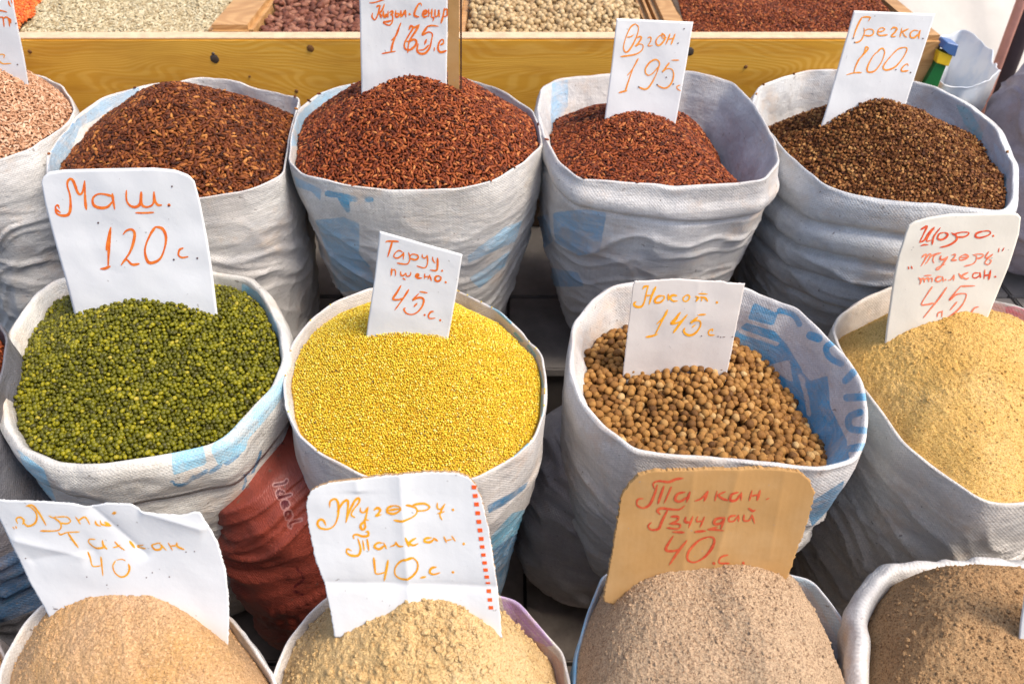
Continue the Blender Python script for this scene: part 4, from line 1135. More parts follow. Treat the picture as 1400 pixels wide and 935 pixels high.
plate('body', [(1281, 84), (1294, 90), (1270, 150), (1245, 150), (1262, 117)], 1.80, 0.03, mat_plain('green_print', (0.01, 0.13, 0.03), 0.4, 0.5), pk)
plate('yellow_band', [(1284, 70), (1303, 76), (1297, 91), (1280, 86)], 1.796, 0.036, mat_plain('yellow_print', (0.75, 0.48, 0.02), 0.4, 0.5), pk)
plate('blue_top', [(1288, 66), (1296, 58), (1311, 62), (1306, 78), (1297, 74)], 1.792, 0.042, mat_plain('blue_print', (0.06, 0.13, 0.30), 0.4, 0.5), pk)

# ------------------------------------------------------------------ what the sacks hold
def rice(label, heap, mat, cat, sz=(0.0060, 0.0025, 0.0022), st=0.0067, **kw):
    r = heap_root('rice_heap', label, cat, heap, 'heaps in the sacks')
    bed(heap, mat, r, 0.0060)
    grains(heap, RICE, sz, st, mat, 0.20, 2, (0.1, -1.0), 0.45, name='rice_grain', parent=r, low=spindle(4), **kw)
    return heap
H1 = rice('tan rice heaped in the upper left sack', Heap(S1.edge((0.004, 0.03, 0.02, 0.004)), (-40, 70), 0.55, 1.5, seed=2), G_rice_tan, 'rice', rmax=0.975)
H2 = rice('dark red brown rice heaped in the second sack of the back row', Heap(S2.edge((0.03, 0.055, 0.03, 0.002)), (230, 117), 0.52, 1.35, seed=4), G_rice_red2, 'red rice', sz=(0.0068, 0.0029, 0.0025), st=0.0076)
H3 = rice('tallest mound of red rice, in the third sack of the back row', Heap(S3.edge((0.008, 0.03, 0.02, 0.002)), (566, 98), 0.5, 1.5, seed=6), G_rice_red, 'red rice')
H4 = rice('low mound of red rice in the slack rimmed back sack', Heap(S4.edge((0.13, 0.10, 0.05, 0.002)), (868, 152), 0.55, 1.6, seed=8), G_rice_red, 'red rice')
H5 = Heap(S5.edge((0.035, 0.14, 0.06, 0.002)), (1210, 138), 0.52, 1.15, seed=10)
r_ = heap_root('buckwheat_heap', 'brown buckwheat heaped in the large sack at the back right', 'buckwheat', H5, 'heaps in the sacks')
bed(H5, G_buck, r_, 0.004)
grains(H5, BUCK, (0.0037, 0.0037, 0.0037), 0.0066, G_buck, 1.2, 2, (0.1, -1.3), 0.7, name='buckwheat_grain', parent=r_, smooth=False)
HM0 = Heap(M0.edge((0.02, 0.03, 0.02, 0.02)), (-190, 440), 0.5, 1.5, seed=12)
r_ = heap_root('red_grain_heap', 'sliver of reddish brown grain at the left edge beside the mung beans', 'grain', HM0, 'heaps in the sacks')
bed(HM0, G_rice_red, r_, 0.002)
grains(HM0, RICE, (0.007, 0.0026, 0.0023), 0.0095, G_rice_red, 0.3, 1, (0.1, -1.2), 0.5, name='rice_grain', parent=r_, low=spindle(4))
HM1 = Heap(M1.edge((0.012, 0.03, 0.025, 0.004)), (210, 404), 0.74, 1.7, seed=14, rough=0.005)
r_ = heap_root('mung_heap', 'glossy green mung beans filling the sack under the largest rounded card', 'mung beans', HM1, 'heaps in the sacks')
bed(HM1, G_mung, r_, 0.007)
grains(HM1, ICO2, (0.0039, 0.0032, 0.0031), 0.0068, G_mung, 0.8, 2, (0.1, -1.5), 0.7, name='mung_bean', parent=r_, low=ICO1)
HM2 = Heap(M2.edge((0.012, 0.028, 0.016, 0.004)), (575, 418), 0.72, 1.7, seed=16, rough=0.003)
r_ = heap_root('millet_heap', 'bright yellow millet filling the middle sack', 'millet', HM2, 'heaps in the sacks')
bed(HM2, G_millet, r_, 0.0028)
grains(HM2, ICO1, (0.00155, 0.0015, 0.0015), 0.00355, G_millet, 0.8, 2, (0.1, -2.0), 0.6, name='millet_grain', parent=r_)
HM3 = Heap(M3.edge((0.115, 0.085, 0.05, 0.002)), (930, 505), 0.58, 1.5, seed=18, rough=0.004)
r_ = heap_root('chickpea_heap', 'round brown chickpeas in the half empty blue lettered sack', 'chickpeas', HM3, 'heaps in the sacks')
bed(HM3, G_chick, r_, 0.017)
ck = []
for k in range(3):
    V = ICO2[0].copy()
    d = np.clip(V[:, 0], 0, 1) ** 8
    V[:, 0] += 0.30 * d; V[:, 1:] *= (1 - 0.25 * d)[:, None]
    V += 0.05 * np.stack([noise3(V[:, 0] * 2 + q * 7 + k * 3, V[:, 1] * 2, V[:, 2] * 2, 5) for q in range(3)], 1)
    V[:, 2] *= 1 - 0.06 * np.exp(-(V[:, 1] / 0.2) ** 2)
    ck.append((V, ICO2[1]))
pick_parts(HM3, ck, (0.0068, 0.0066, 0.0064), 0.0138, G_chick, r_, 'chickpea', 1.2, 300, 1, 0.6, 0.10, low=ICO2)

def strays(heap, sack, shape, size, mat, root, name, n, seed):
    r = np.random.default_rng(seed)
    k = r.integers(0, len(sack.loop), n)
    P = np.column_stack([sack.loop[k], sack.zr[k] + size[2] * 0.4]); P[:, :2] += (sack.c - P[:, :2]) * 0.008
    v, f, t = scatter(shape, P, frames(np.tile([0, 0, 1.0], (n, 1)), 0.2), np.tile(size, (n, 1)), r.uniform(0, 1, n))
    o = link(name, make_mesh(name, v, f, True, {'tint': t}, mats=[mat]), root); o['kind'] = 'stuff'
_roots = {o['label']: o for o in bpy.data.objects if 'label' in o.keys() and o.type == 'EMPTY'}
def _rt(txt): return [o for l, o in _roots.items() if txt in l][0]
strays(H2, S2, RICE, (0.0068, 0.0029, 0.0025), G_rice_red2, _rt('dark red brown rice heaped'), 'rice_grain', 5, 1)
strays(H3, S3, RICE, (0.0060, 0.0025, 0.0022), G_rice_red, _rt('tallest mound'), 'rice_grain', 6, 2)
strays(H4, S4, RICE, (0.0060, 0.0025, 0.0022), G_rice_red, _rt('low mound of red rice'), 'rice_grain', 4, 3)
strays(H5, S5, BUCK, (0.0037, 0.0037, 0.0037), G_buck, _rt('brown buckwheat heaped'), 'buckwheat_grain', 6, 4)
strays(HM1, M1, ICO2, (0.0039, 0.0032, 0.0031), G_mung, _rt('glossy green mung'), 'mung_bean', 3, 5)
strays(HM2, M2, ICO1, (0.0016, 0.0016, 0.0016), G_millet, _rt('bright yellow millet'), 'millet_grain', 24, 6)

FM_pink = mat_flour('barley_flour', (0.62, 0.40, 0.23), (0.62, 0.36, 0.14), (0.38, 0.21, 0.10))
FM_cream = mat_flour('coarse_maize_flour', (0.66, 0.44, 0.20), (0.72, 0.52, 0.28), (0.42, 0.24, 0.09))
FM_wheat = mat_flour('wheat_flour', (0.53, 0.37, 0.235), (0.62, 0.44, 0.28), (0.22, 0.12, 0.065), 1.1)
FM_brown = mat_flour('brown_flour', (0.42, 0.25, 0.12), (0.48, 0.30, 0.15), (0.18, 0.09, 0.04))
FM_gold = mat_flour('golden_flour', (0.70, 0.42, 0.125), (0.78, 0.51, 0.20), (0.40, 0.20, 0.04))
HM4 = Heap(M4.edge((0.03, 0.06, 0.035, 0.003)), (1315, 441), 0.66, 2.2, seed=20, rough=0.006, steps=[((1390, 470), (1290, 445), 0.010, 0.012), ((1385, 560), (1350, 520), 0.008, 0.008)])
flour('maize_flour', 'golden yellow maize flour filling the big sack at the right edge', 'flour', HM4, FM_gold, 0.0012, 190, 12000, 0.0010, 'heaps in the sacks', 3)
HF0 = Heap(F0.edge((0.02, 0.03, 0.02, 0.02)), (-170, 870), 0.5, 1.6, seed=21, rough=0.004)
r_ = heap_root('plain_flour', 'grey beige flour in the sack cut off at the lower left', 'flour', HF0, 'heaps in the sacks'); bed(HF0, FM_pink, r_, 0.0, 'flour')
HF1 = Heap(F1.edge((0.02, 0.02, 0.015, 0.01)), (185, 803), 0.76, 2.2, seed=22, rough=0.005, steps=[((190, 930), (165, 850), 0.006, 0.008)])
flour('barley_flour', 'pinkish beige barley flour mounded at the lower left under the torn card', 'flour', HF1, FM_pink, 0.0011, 180, 10000, 0.0010, 'heaps in the sacks', 5)
HF2 = Heap(F2.edge((0.03, 0.02, 0.012, 0.01)), (590, 812), 0.70, 1.8, seed=24, rough=0.008, rfreq=12, steps=[((680, 850), (560, 815), 0.008, 0.006), ((560, 930), (420, 900), 0.007, 0.008)])
flour('lumpy_flour', 'lumpy cream coloured maize flour below the card with the red dashed edge', 'flour', HF2, FM_cream, 0.0018, 120, 9000, 0.0019, 'heaps in the sacks', 7)
HF3 = Heap(F3.edge((0.05, 0.035, -0.004, 0.01)), (960, 782), 0.74, 3.4, seed=26, rough=0.004, steps=[((985, 800), (1062, 950), 0.016, 0.045)])
flour('wheat_flour', 'pinkish grey wheat flour with a scooped ridge below the brown card', 'flour', HF3, FM_wheat, 0.0010, 230, 14000, 0.0010, 'heaps in the sacks', 9)
HF4 = Heap(F4.edge((0.03, 0.015, 0.02, 0.01)), (1340, 785), 0.80, 2.3, seed=28, rough=0.006)
flour('brown_flour', 'coarse brown flour in the thick rimmed sack at the lower right', 'flour', HF4, FM_brown, 0.0014, 130, 7000, 0.0014, 'heaps in the sacks', 11)

# ------------------------------------------------------------------ price cards with their handwriting
C_white = mat_card('white_card', (0.69, 0.69, 0.69), stain=(0.58, 0.58, 0.59))
C_old = mat_card('greyed_card', (0.62, 0.57, 0.53), stain=(0.48, 0.41, 0.36))
C_cream = mat_card('cream_card', (0.66, 0.62, 0.54), stain=(0.56, 0.50, 0.42))
C_corr = mat_card('white_corrugated', (0.68, 0.68, 0.68), lines=22, stain=(0.62, 0.60, 0.57))
C_brown = mat_card('brown_corrugated', (0.40, 0.22, 0.078), lines=40, stain=(0.60, 0.42, 0.23))
C_kraft = mat_card('kraft_edge', (0.36, 0.22, 0.11))
I_or = mat_ink('orange_marker', (0.72, 0.12, 0.015), (0.85, 0.24, 0.03))
I_or2 = mat_ink('light_orange_marker', (0.80, 0.24, 0.015), (0.88, 0.36, 0.05))
I_yel = mat_ink('amber_marker', (0.80, 0.30, 0.01), (0.88, 0.44, 0.03))
I_red = mat_ink('red_marker', (0.55, 0.05, 0.02), (0.82, 0.16, 0.05))
I_red2 = mat_ink('faded_red_marker', (0.46, 0.05, 0.02), (0.55, 0.12, 0.04))
I_dash = mat_plain('orange_red_print', (0.78, 0.10, 0.015), 0.6)
I_dark = mat_plain('dark_dot_ink', (0.10, 0.05, 0.05), 0.6)

# mung
k = Card('large white card with rounded top corners reading "Маш. 120.с." in orange', (200, 412),
         [(56, 250), (58, 242), (66, 235), (85, 232), (140, 230), (210, 229), (240, 232), (258, 239), (266, 248)],
         [(266, 248), (274, 278), (284, 330), (290, 370), (295, 408), (300, 450)], [(56, 250), (62, 280), (78, 340), (92, 392), (101, 427), (110, 460)], [(110, 460), (200, 458), (300, 450)],
         C_white, HM1, lean=16, yaw=-4, seed=1)
k.write([[(213, 350), (188, 332), (180, 312), (196, 300), (206, 322)], [(180, 312), (184, 348), (210, 368), (255, 370), (278, 350), (284, 300), (278, 230), (260, 170), (264, 135), (285, 122), (305, 145), (328, 205), (345, 226), (365, 210), (380, 135)],
         [(380, 135), (383, 240), (387, 290), (393, 328)], [(575, 240), (520, 225), (470, 225), (437, 255), (445, 300), (490, 318), (540, 310), (575, 270)], [(572, 222), (580, 280), (588, 325)],
         [(668, 200), (668, 260), (690, 300), (730, 312), (762, 285), (768, 210)], [(768, 210), (768, 280), (785, 308), (820, 310), (850, 285), (855, 210)], [(855, 210), (862, 270), (880, 298), (905, 300)],
         [(957, 300)], [(732, 352), (790, 353), (850, 350)], [(560, 452), (550, 540), (545, 620), (540, 720)], [(556, 458), (545, 520), (530, 606)], [(490, 735), (520, 732), (553, 718)],
         [(645, 498), (665, 475), (700, 465), (722, 490), (715, 550), (690, 620), (650, 680), (632, 706)], [(632, 706), (665, 672), (705, 705), (752, 700)],
         [(865, 448), (835, 490), (803, 560), (793, 620), (812, 685), (850, 692), (900, 660), (930, 580), (935, 510), (910, 460), (865, 448)],
         [(1052, 593), (1028, 606), (1022, 640), (1045, 658), (1085, 652)]], (40, 220), 5, 15, I_or)
k.write([[(990, 672)], [(1150, 662)], [(957, 304)], [(475, 420)], [(977, 172)]], (40, 220), 5, 9, I_dark, 'ink_dot', 0.0008)
# 175
k = Card('tall white card with a brown side flap reading "Кызыл Сеңир. 175.с." in orange', (555, 105),
         [(490, -40), (612, -40)], [(612, -40), (612, 40), (611, 100), (611, 150)], [(490, -40), (492, 20), (493, 70), (494, 112), (494, 150)], [(494, 150), (611, 150)],
         C_corr, HM := H3, lean=8, yaw=0, back=C_kraft, thick=0.003, seed=2)
fp_ = []
flap = [(613, -40), (629, -40), (629, 103), (612, 103)]
def flat_piece(card, name, pts, mat, off=0.0004, th=0.0025):
    P = np.array(pts, float); a, b = card.local(P[:, 0], P[:, 1])
    A = card.place(a, b, off); B = card.place(a, b, off - th); m = len(P)
    F = [np.array([list(range(m)), list(range(2 * m - 1, m - 1, -1))]), np.array([(i, i + m, (i + 1) % m + m, (i + 1) % m) for i in range(m)])]
    return link(name, make_mesh(name, np.concatenate([A, B]), F, False, mats=[mat]), card.root)
flat_piece(k, 'flap', [(613, -40), (627, -40), (628, 140), (612, 140)], C_brown, -0.001, 0.003)
flat_piece(k, 'dark_edge', [(628.5, -40), (631.5, -40), (631, 140), (629.2, 140)], mat_plain('dark_kraft', (0.06, 0.025, 0.015), 0.8), -0.004, 0.003)
k.write([[(205, 30), (250, 28), (340, 0), (400, -30)], [(235, 145), (230, 185), (260, 215), (290, 165), (318, 60)], [(280, 75), (300, 62), (322, 66)], [(365, 45), (340, 110), (305, 145)], [(305, 145), (322, 160), (330, 195)],
         [(355, 120), (355, 170), (375, 185), (390, 150), (388, 185)], [(405, 120), (405, 190)], [(425, 135), (450, 120), (455, 145), (435, 160), (455, 175), (450, 240), (420, 275), (375, 262), (355, 242), (400, 235), (440, 225)],
         [(490, 115), (488, 180), (515, 180), (522, 152), (495, 148)], [(545, 115), (545, 185)], [(555, 180), (575, 150), (592, 115), (600, 185)], [(640, 155)],
         [(770, 62), (762, 35), (735, 50), (700, 120), (695, 170), (742, 185)], [(785, 160), (820, 145), (825, 117), (800, 120), (785, 160), (800, 185), (835, 175)], [(850, 100), (850, 180)], [(850, 145), (882, 138)], [(885, 100), (882, 185), (905, 190), (895, 230)],
         [(920, 105), (920, 180), (950, 165), (960, 105), (965, 185)], [(1020, 90), (1008, 170), (985, 250)], [(1012, 122), (1045, 95), (1052, 130), (1045, 172), (1012, 178)],
         [(545, 250), (500, 360), (455, 480), (440, 560)], [(525, 300), (490, 390), (442, 440)], [(340, 585), (420, 570), (485, 560)],
         [(635, 322), (655, 282), (690, 300), (745, 268)], [(745, 270), (700, 350), (650, 425), (628, 490), (620, 575)], [(585, 450), (640, 450), (690, 432)], [(690, 290), (625, 395), (585, 475), (592, 530), (640, 545), (700, 500), (716, 455), (690, 430), (645, 442)],
         [(835, 287), (890, 278), (952, 286)], [(838, 285), (780, 378), (845, 350), (888, 370), (880, 440), (860, 520), (810, 580), (750, 582), (722, 545), (735, 478)], [(825, 430), (805, 482)], [(738, 545), (795, 540), (850, 492)],
         [(912, 520), (910, 555)], [(1012, 472), (1010, 435), (980, 440), (955, 490), (955, 545), (985, 570), (1042, 552)], [(980, 490), (1015, 470)]], (480, 0), 8, 19, I_or)
# 195
k = Card('narrow white card reading "Өзгөн. 195.с" in thin orange ink', (880, 154),
         [(843, 25), (948, 30)], [(948, 30), (938, 90), (926, 157), (920, 185)], [(843, 25), (836, 90), (828, 154), (824, 185)], [(824, 185), (920, 185)], C_white, H4, lean=10, yaw=3, seed=3)
k.write([[(430, 100), (375, 140), (325, 250), (300, 350), (315, 405), (350, 400), (400, 330), (450, 220), (464, 140), (430, 100)], [(342, 245), (380, 240), (412, 218)],
         [(450, 250), (480, 240), (495, 255), (470, 300), (430, 345), (480, 320), (515, 340), (500, 390), (440, 430), (360, 447), (268, 458)], [(565, 255), (590, 245), (602, 262), (592, 300), (568, 340), (617, 338)],
         [(735, 215), (690, 235), (655, 285), (665, 330), (700, 330), (745, 280), (752, 235), (720, 205), (728, 255), (770, 250)], [(808, 210), (790, 260), (762, 325)], [(785, 270), (845, 255)], [(865, 210), (845, 260), (820, 325)],
         [(460, 480), (400, 600), (350, 740), (320, 835)], [(460, 485), (400, 592), (342, 665)], [(250, 853), (290, 842), (338, 832)],
         [(688, 560), (620, 640), (570, 662), (540, 630), (545, 580), (590, 520), (650, 490), (690, 520), (685, 575), (640, 690), (580, 790), (530, 815), (465, 790)],
         [(800, 525), (760, 580), (722, 628), (775, 590), (830, 600), (848, 660), (828, 740), (780, 795), (725, 800), (668, 768)], [(825, 497), (905, 497)], [(918, 770), (885, 785), (888, 810), (922, 832)]], (815, 20), 8, 14, I_or2)
k.write([[(768, 685)], [(845, 758)], [(895, 312)], [(962, 155)], [(467, 790)], [(668, 765)]], (815, 20), 8, 11, I_dark, 'ink_dot', 0.0008)
# 100
k = Card('white card leaning right reading "Гречка. 100.с." above the buckwheat', (1190, 138),
         [(1168, 14.5), (1279, 19)], [(1279, 19), (1262, 70), (1240, 138), (1230, 175)], [(1168, 14.5), (1152, 70), (1132, 142), (1122, 175)], [(1122, 175), (1230, 175)], C_white, H5, lean=10, yaw=6, seed=4)
k.write([[(372, 338), (400, 250), (440, 160), (472, 108)], [(475, 108), (520, 105), (565, 108)], [(565, 108), (540, 152)], [(490, 225), (495, 280), (465, 350), (425, 380), (385, 383)], [(495, 260), (540, 238), (590, 250), (592, 290), (555, 312), (500, 305)],
         [(640, 270), (690, 262), (718, 240), (690, 222), (655, 240), (640, 285), (670, 308), (748, 300)], [(790, 240), (815, 220), (850, 232), (835, 265), (790, 315), (837, 318)],
         [(905, 225), (885, 325)], [(975, 235), (920, 262), (898, 280)], [(915, 275), (935, 310), (957, 328)], [(1085, 258), (1040, 250), (1000, 280), (1000, 325), (1040, 330), (1085, 290)], [(1105, 250), (1090, 300), (1090, 340)],
         [(540, 442), (512, 435), (490, 500), (418, 585), (480, 520), (530, 462), (540, 442)], [(440, 560), (400, 640), (378, 715)], [(300, 738), (380, 716), (460, 712)],
         [(650, 480), (600, 520), (545, 610), (522, 680), (545, 708), (610, 690), (680, 600), (716, 500), (700, 452), (670, 455), (640, 490)], [(925, 438), (860, 460), (780, 540), (715, 620), (700, 665), (740, 685), (830, 650), (910, 560), (955, 480), (957, 445), (925, 436)],
         [(972, 640), (965, 618), (935, 630), (900, 670), (905, 698), (972, 692)]], (1120, 10), 8, 14, I_or2)
k.write([[(838, 680)], [(998, 712)], [(1132, 340)], [(372, 338)], [(387, 383)]], (1120, 10), 8, 11, I_dark, 'ink_dot', 0.0008)
# millet
k = Card('white card cut on a slant reading "Таруу. пшено. 45.с." standing in the millet', (555, 455),
         [(519, 316), (632, 348)], [(632, 348), (624, 400), (611, 472), (606, 505)], [(519, 316), (512, 380), (503, 439), (499, 475)], [(499, 475), (606, 505)], C_white, HM2, lean=12, yaw=-6, seed=5)
k.write([[(300, 130), (308, 118), (370, 116), (437, 120)], [(370, 120), (350, 190), (320, 285)], [(480, 235), (440, 218), (395, 255), (390, 290), (430, 300), (475, 270), (495, 240)], [(497, 240), (490, 312)],
         [(548, 240), (562, 290), (555, 340), (520, 368), (425, 355)], [(555, 290), (590, 258), (645, 270), (652, 300), (620, 320), (570, 305)], [(698, 260), (700, 290), (730, 300), (748, 272)], [(752, 270), (757, 340), (742, 395), (705, 408), (640, 388)],
         [(812, 290), (815, 325), (838, 355)], [(865, 300), (865, 390), (850, 437), (785, 432)], [(365, 415), (358, 492)], [(362, 440), (390, 425), (405, 445), (405, 492)],
         [(462, 450), (465, 485), (490, 492), (518, 468), (525, 495), (550, 498), (570, 480), (572, 455)], [(488, 520), (512, 537)], [(628, 500), (655, 495), (652, 478), (635, 480), (628, 505), (650, 520), (692, 520)],
         [(725, 475), (722, 525)], [(722, 508), (775, 500)], [(780, 485), (760, 530)], [(780, 490), (797, 547)], [(880, 495), (845, 505), (840, 540), (865, 555), (895, 540), (902, 512), (880, 495)],
         [(465, 600), (425, 670), (378, 745), (440, 753), (500, 732)], [(550, 645), (490, 740), (400, 865)], [(670, 668), (750, 682)], [(662, 688), (620, 730), (592, 762), (650, 735), (700, 740), (714, 775), (690, 840), (640, 895), (580, 917), (525, 902), (497, 860), (512, 845)],
         [(640, 798), (608, 830)], [(820, 885), (790, 890), (765, 930), (780, 960), (838, 955)], [(724, 924)], [(915, 440)], [(955, 565)], [(894, 979)]], (490, 315), 8, 17, I_or)
# chickpea
k = Card('greyish card with worn edges reading "Нокот. 145.с" standing in the chickpeas', (925, 505),
         [(866, 388), (868, 384), (890, 383), (925, 381), (960, 383), (990, 384), (993, 386), (1018, 387)], [(1018, 387), (1010, 430), (1002, 470), (993, 512), (988, 545)], [(866, 388), (861, 430), (856, 470), (852, 506), (850, 540)], [(850, 540), (988, 545)],
         C_old, HM3, lean=12, yaw=2, seed=6, thick=0.002, nx=80, ny=80, ragged=0.0003, creases=[(955, 384, 950, 440, 0.001)])
k.write([[(155, 272), (135, 290), (145, 318), (185, 330), (225, 315), (250, 260), (270, 170), (290, 95)], [(232, 128), (245, 105), (290, 98)], [(262, 205), (315, 200)], [(372, 108), (330, 200), (300, 298)],
         [(440, 205), (395, 215), (362, 255), (375, 280), (425, 275), (462, 240), (465, 212), (440, 205)], [(510, 190), (510, 252)], [(602, 205), (560, 200), (530, 225), (560, 262), (607, 262)],
         [(705, 200), (672, 230), (678, 262), (715, 262), (742, 225), (730, 200), (705, 200)], [(845, 180), (935, 186)], [(808, 212), (835, 225), (812, 262)], [(840, 228), (878, 218), (870, 260)], [(878, 218), (912, 228), (938, 264)], [(1040, 278)],
         [(500, 360), (460, 440), (420, 520), (370, 620)], [(490, 400), (440, 460), (385, 512)], [(265, 656), (330, 645), (392, 625)], [(640, 385), (590, 450), (540, 508), (620, 495), (652, 472)], [(620, 420), (560, 500)], [(715, 410), (650, 490), (565, 608)],
         [(835, 413), (915, 408)], [(828, 438), (750, 502), (800, 475), (852, 480), (862, 530), (820, 600), (760, 637), (705, 627), (678, 590), (690, 558)], [(802, 525), (770, 552)], [(990, 592), (995, 570), (955, 590), (955, 632), (1012, 636)]], (850, 378), 8, 19, I_yel)
k.write([[(872, 645)], [(1052, 650)], [(1080, 658)], [(1105, 655), (1128, 653)], [(1200, 653), (1218, 650)]], (850, 378), 8, 9, I_dark, 'ink_dot', 0.0008)
# golden flour
k = Card('cream card with curved left edge reading Шоро "жүгөрү" талкан. 45.с in red', (1285, 437),
         [(1243, 308), (1250, 303), (1270, 297), (1300, 292), (1350, 291), (1385, 290.5), (1392, 292), (1396, 297)], [(1396, 297), (1393, 320), (1378, 365), (1360, 410), (1345, 447), (1338, 470)], [(1243, 308), (1238, 320), (1228, 350), (1222, 380), (1217, 420), (1213, 448), (1210, 475)], [(1210, 475), (1338, 470)],
         C_cream, HM4, lean=12, yaw=5, seed=7, thick=0.002)
k.write([[(310, 185), (340, 168), (378, 150), (345, 220), (295, 320)], [(292, 325), (345, 300), (400, 220), (455, 160)], [(455, 160), (400, 240), (370, 310), (420, 300)], [(520, 165), (450, 260), (430, 347)], [(310, 360), (345, 350), (385, 350)],
         [(565, 215), (510, 230), (490, 280), (530, 295), (580, 270), (600, 235), (565, 215)], [(640, 220), (690, 250), (698, 290), (650, 335), (580, 365), (518, 378)], [(655, 240), (740, 215), (825, 215), (820, 242), (770, 265), (700, 265)],
         [(985, 205), (920, 225), (905, 260), (950, 275), (1030, 255), (1072, 225), (1050, 200), (985, 205)], [(1102, 255)],
         [(1165, 390), (1158, 430)], [(1218, 385), (1200, 417)], [(172, 590), (178, 617)], [(205, 588), (214, 612)],
         [(940, 660), (890, 665), (878, 705), (910, 715), (952, 690)], [(955, 655), (962, 710)], [(1010, 625), (1000, 722)], [(1000, 690), (1065, 680)], [(1072, 630), (1050, 732)], [(1122, 700)]], (1220, 290), 8, 17, I_red)
k.write([[(320, 490), (350, 460), (372, 465), (345, 530), (310, 585)], [(350, 515), (400, 455), (418, 462), (385, 530), (358, 562)], [(385, 530), (430, 470), (525, 440)], [(510, 442), (458, 470), (440, 520), (452, 550)],
         [(530, 470), (520, 510), (560, 510), (602, 480)], [(602, 480), (560, 545), (510, 612), (480, 625), (490, 600), (570, 565)], [(645, 465), (685, 455), (670, 495), (645, 520), (700, 518)],
         [(770, 465), (735, 490), (740, 520), (790, 510), (828, 480), (800, 460), (770, 465)], [(740, 492), (828, 488)], [(880, 460), (918, 480), (910, 530), (870, 565), (785, 587)], [(900, 455), (980, 455), (992, 475), (950, 500), (918, 500)],
         [(1050, 430), (1018, 480), (1030, 497), (1098, 455)], [(1095, 455), (1040, 505), (1010, 552), (1050, 567), (1078, 530), (1060, 510)],
         [(285, 710), (310, 740), (300, 782)], [(300, 740), (338, 720), (350, 762)], [(350, 735), (388, 715), (397, 757)], [(395, 728), (430, 715), (430, 757)], [(348, 690), (422, 685)],
         [(530, 700), (490, 705), (470, 740), (500, 755), (542, 730)], [(545, 700), (555, 752)], [(580, 735)], [(610, 740), (640, 730), (672, 680)], [(672, 680), (667, 742)], [(725, 665), (757, 722)], [(825, 655), (760, 692), (800, 725), (832, 715)],
         [(435, 810), (375, 900), (318, 1002), (380, 1005), (452, 990)], [(595, 815), (500, 950), (420, 1050), (340, 1150)], [(548, 1080), (500, 1098), (490, 1140)], [(545, 1075), (540, 1140)],
         [(742, 805), (900, 800)], [(742, 808), (680, 880), (623, 957), (690, 900), (760, 885), (807, 897), (780, 980), (720, 1060), (650, 1120), (600, 1150)], [(705, 975), (630, 1067)], [(768, 1118)], [(940, 1030), (895, 1045), (862, 1100), (872, 1130), (952, 1115)]], (1220, 290), 8, 15, mat_ink('pale_red_marker', (0.72, 0.16, 0.08), (0.85, 0.30, 0.16)), 'writing')
# barley, torn paper
k = Card('wide wavy torn white card reading "Арпа" Талкан 40 in faint orange', (190, 812),
         [(-10, 676), (10, 680), (60, 681), (100, 684), (125, 690), (150, 684), (180, 685), (196, 694), (225, 698), (250, 700), (268, 696), (276, 697)],
         [(276, 697), (284, 712), (298, 740), (308, 780), (312, 815), (313, 850), (312, 890)], [(-10, 676), (0, 702), (20, 750), (40, 795), (58, 826), (66, 842), (78, 890)], [(78, 890), (200, 895), (312, 890)],
         C_white, HF1, lean=18, yaw=-4, bend=(0.0, 0.25, 0), seed=8, nx=110, ny=90, ragged=0.0003, creases=[(20, 735, 115, 760, 0.003), (125, 690, 200, 760, -0.004), (196, 694, 280, 720, 0.004), (40, 765, 130, 750, -0.002)])
k.write([[(100, 236), (112, 247)], [(120, 230), (128, 243)], [(135, 210), (125, 185), (135, 170), (158, 168), (178, 190), (170, 215)], [(170, 195), (200, 228), (245, 215), (266, 180), (265, 140), (240, 105), (215, 88), (198, 88)], [(198, 88), (240, 82), (280, 130), (328, 222)],
         [(350, 155), (378, 170), (400, 160)], [(385, 170), (425, 205), (427, 245), (390, 262), (290, 262)], [(405, 165), (470, 165), (494, 195), (470, 212), (425, 208)], [(528, 165), (560, 217)], [(545, 195), (590, 170), (622, 220)],
         [(658, 200), (665, 222), (692, 236)], [(690, 200), (700, 225), (757, 240)], [(718, 212), (757, 240)], [(778, 147), (800, 130)], [(788, 152), (805, 138)],
         [(410, 275), (425, 290), (470, 275), (550, 272)], [(475, 280), (505, 330), (540, 383)], [(655, 325), (618, 325), (612, 350), (650, 385), (700, 385), (722, 370)], [(705, 333), (712, 370), (735, 393)], [(778, 383), (805, 378), (822, 368)], [(788, 345), (815, 375), (852, 403)],
         [(880, 350), (917, 396)], [(978, 372), (935, 384), (945, 395), (992, 399)], [(1100, 350), (1060, 360), (1040, 372), (1060, 400), (1100, 395), (1110, 365)], [(1095, 358), (1140, 402)], [(1155, 350), (1182, 402)], [(1168, 372), (1217, 368)], [(1215, 348), (1217, 375), (1262, 397)],
         [(600, 420), (618, 460), (635, 512), (690, 510)], [(692, 450), (698, 500), (706, 577)], [(792, 475), (775, 510), (790, 555), (830, 583), (870, 570), (889, 530), (880, 498)]], (0, 670), 5, 10.5, I_yel)
k.write([[(800, 470), (835, 465), (860, 475)]], (0, 670), 5, 6, I_yel, 'faint_writing')
k.write([[(808, 232)], [(1275, 415)], [(1333, 410)], [(1005, 588)], [(1160, 585)], [(735, 638)], [(595, 587)], [(178, 460)], [(1045, 555)], [(365, 805), (395, 808)]], (0, 670), 5, 6, I_dark, 'ink_dot', 0.0008)
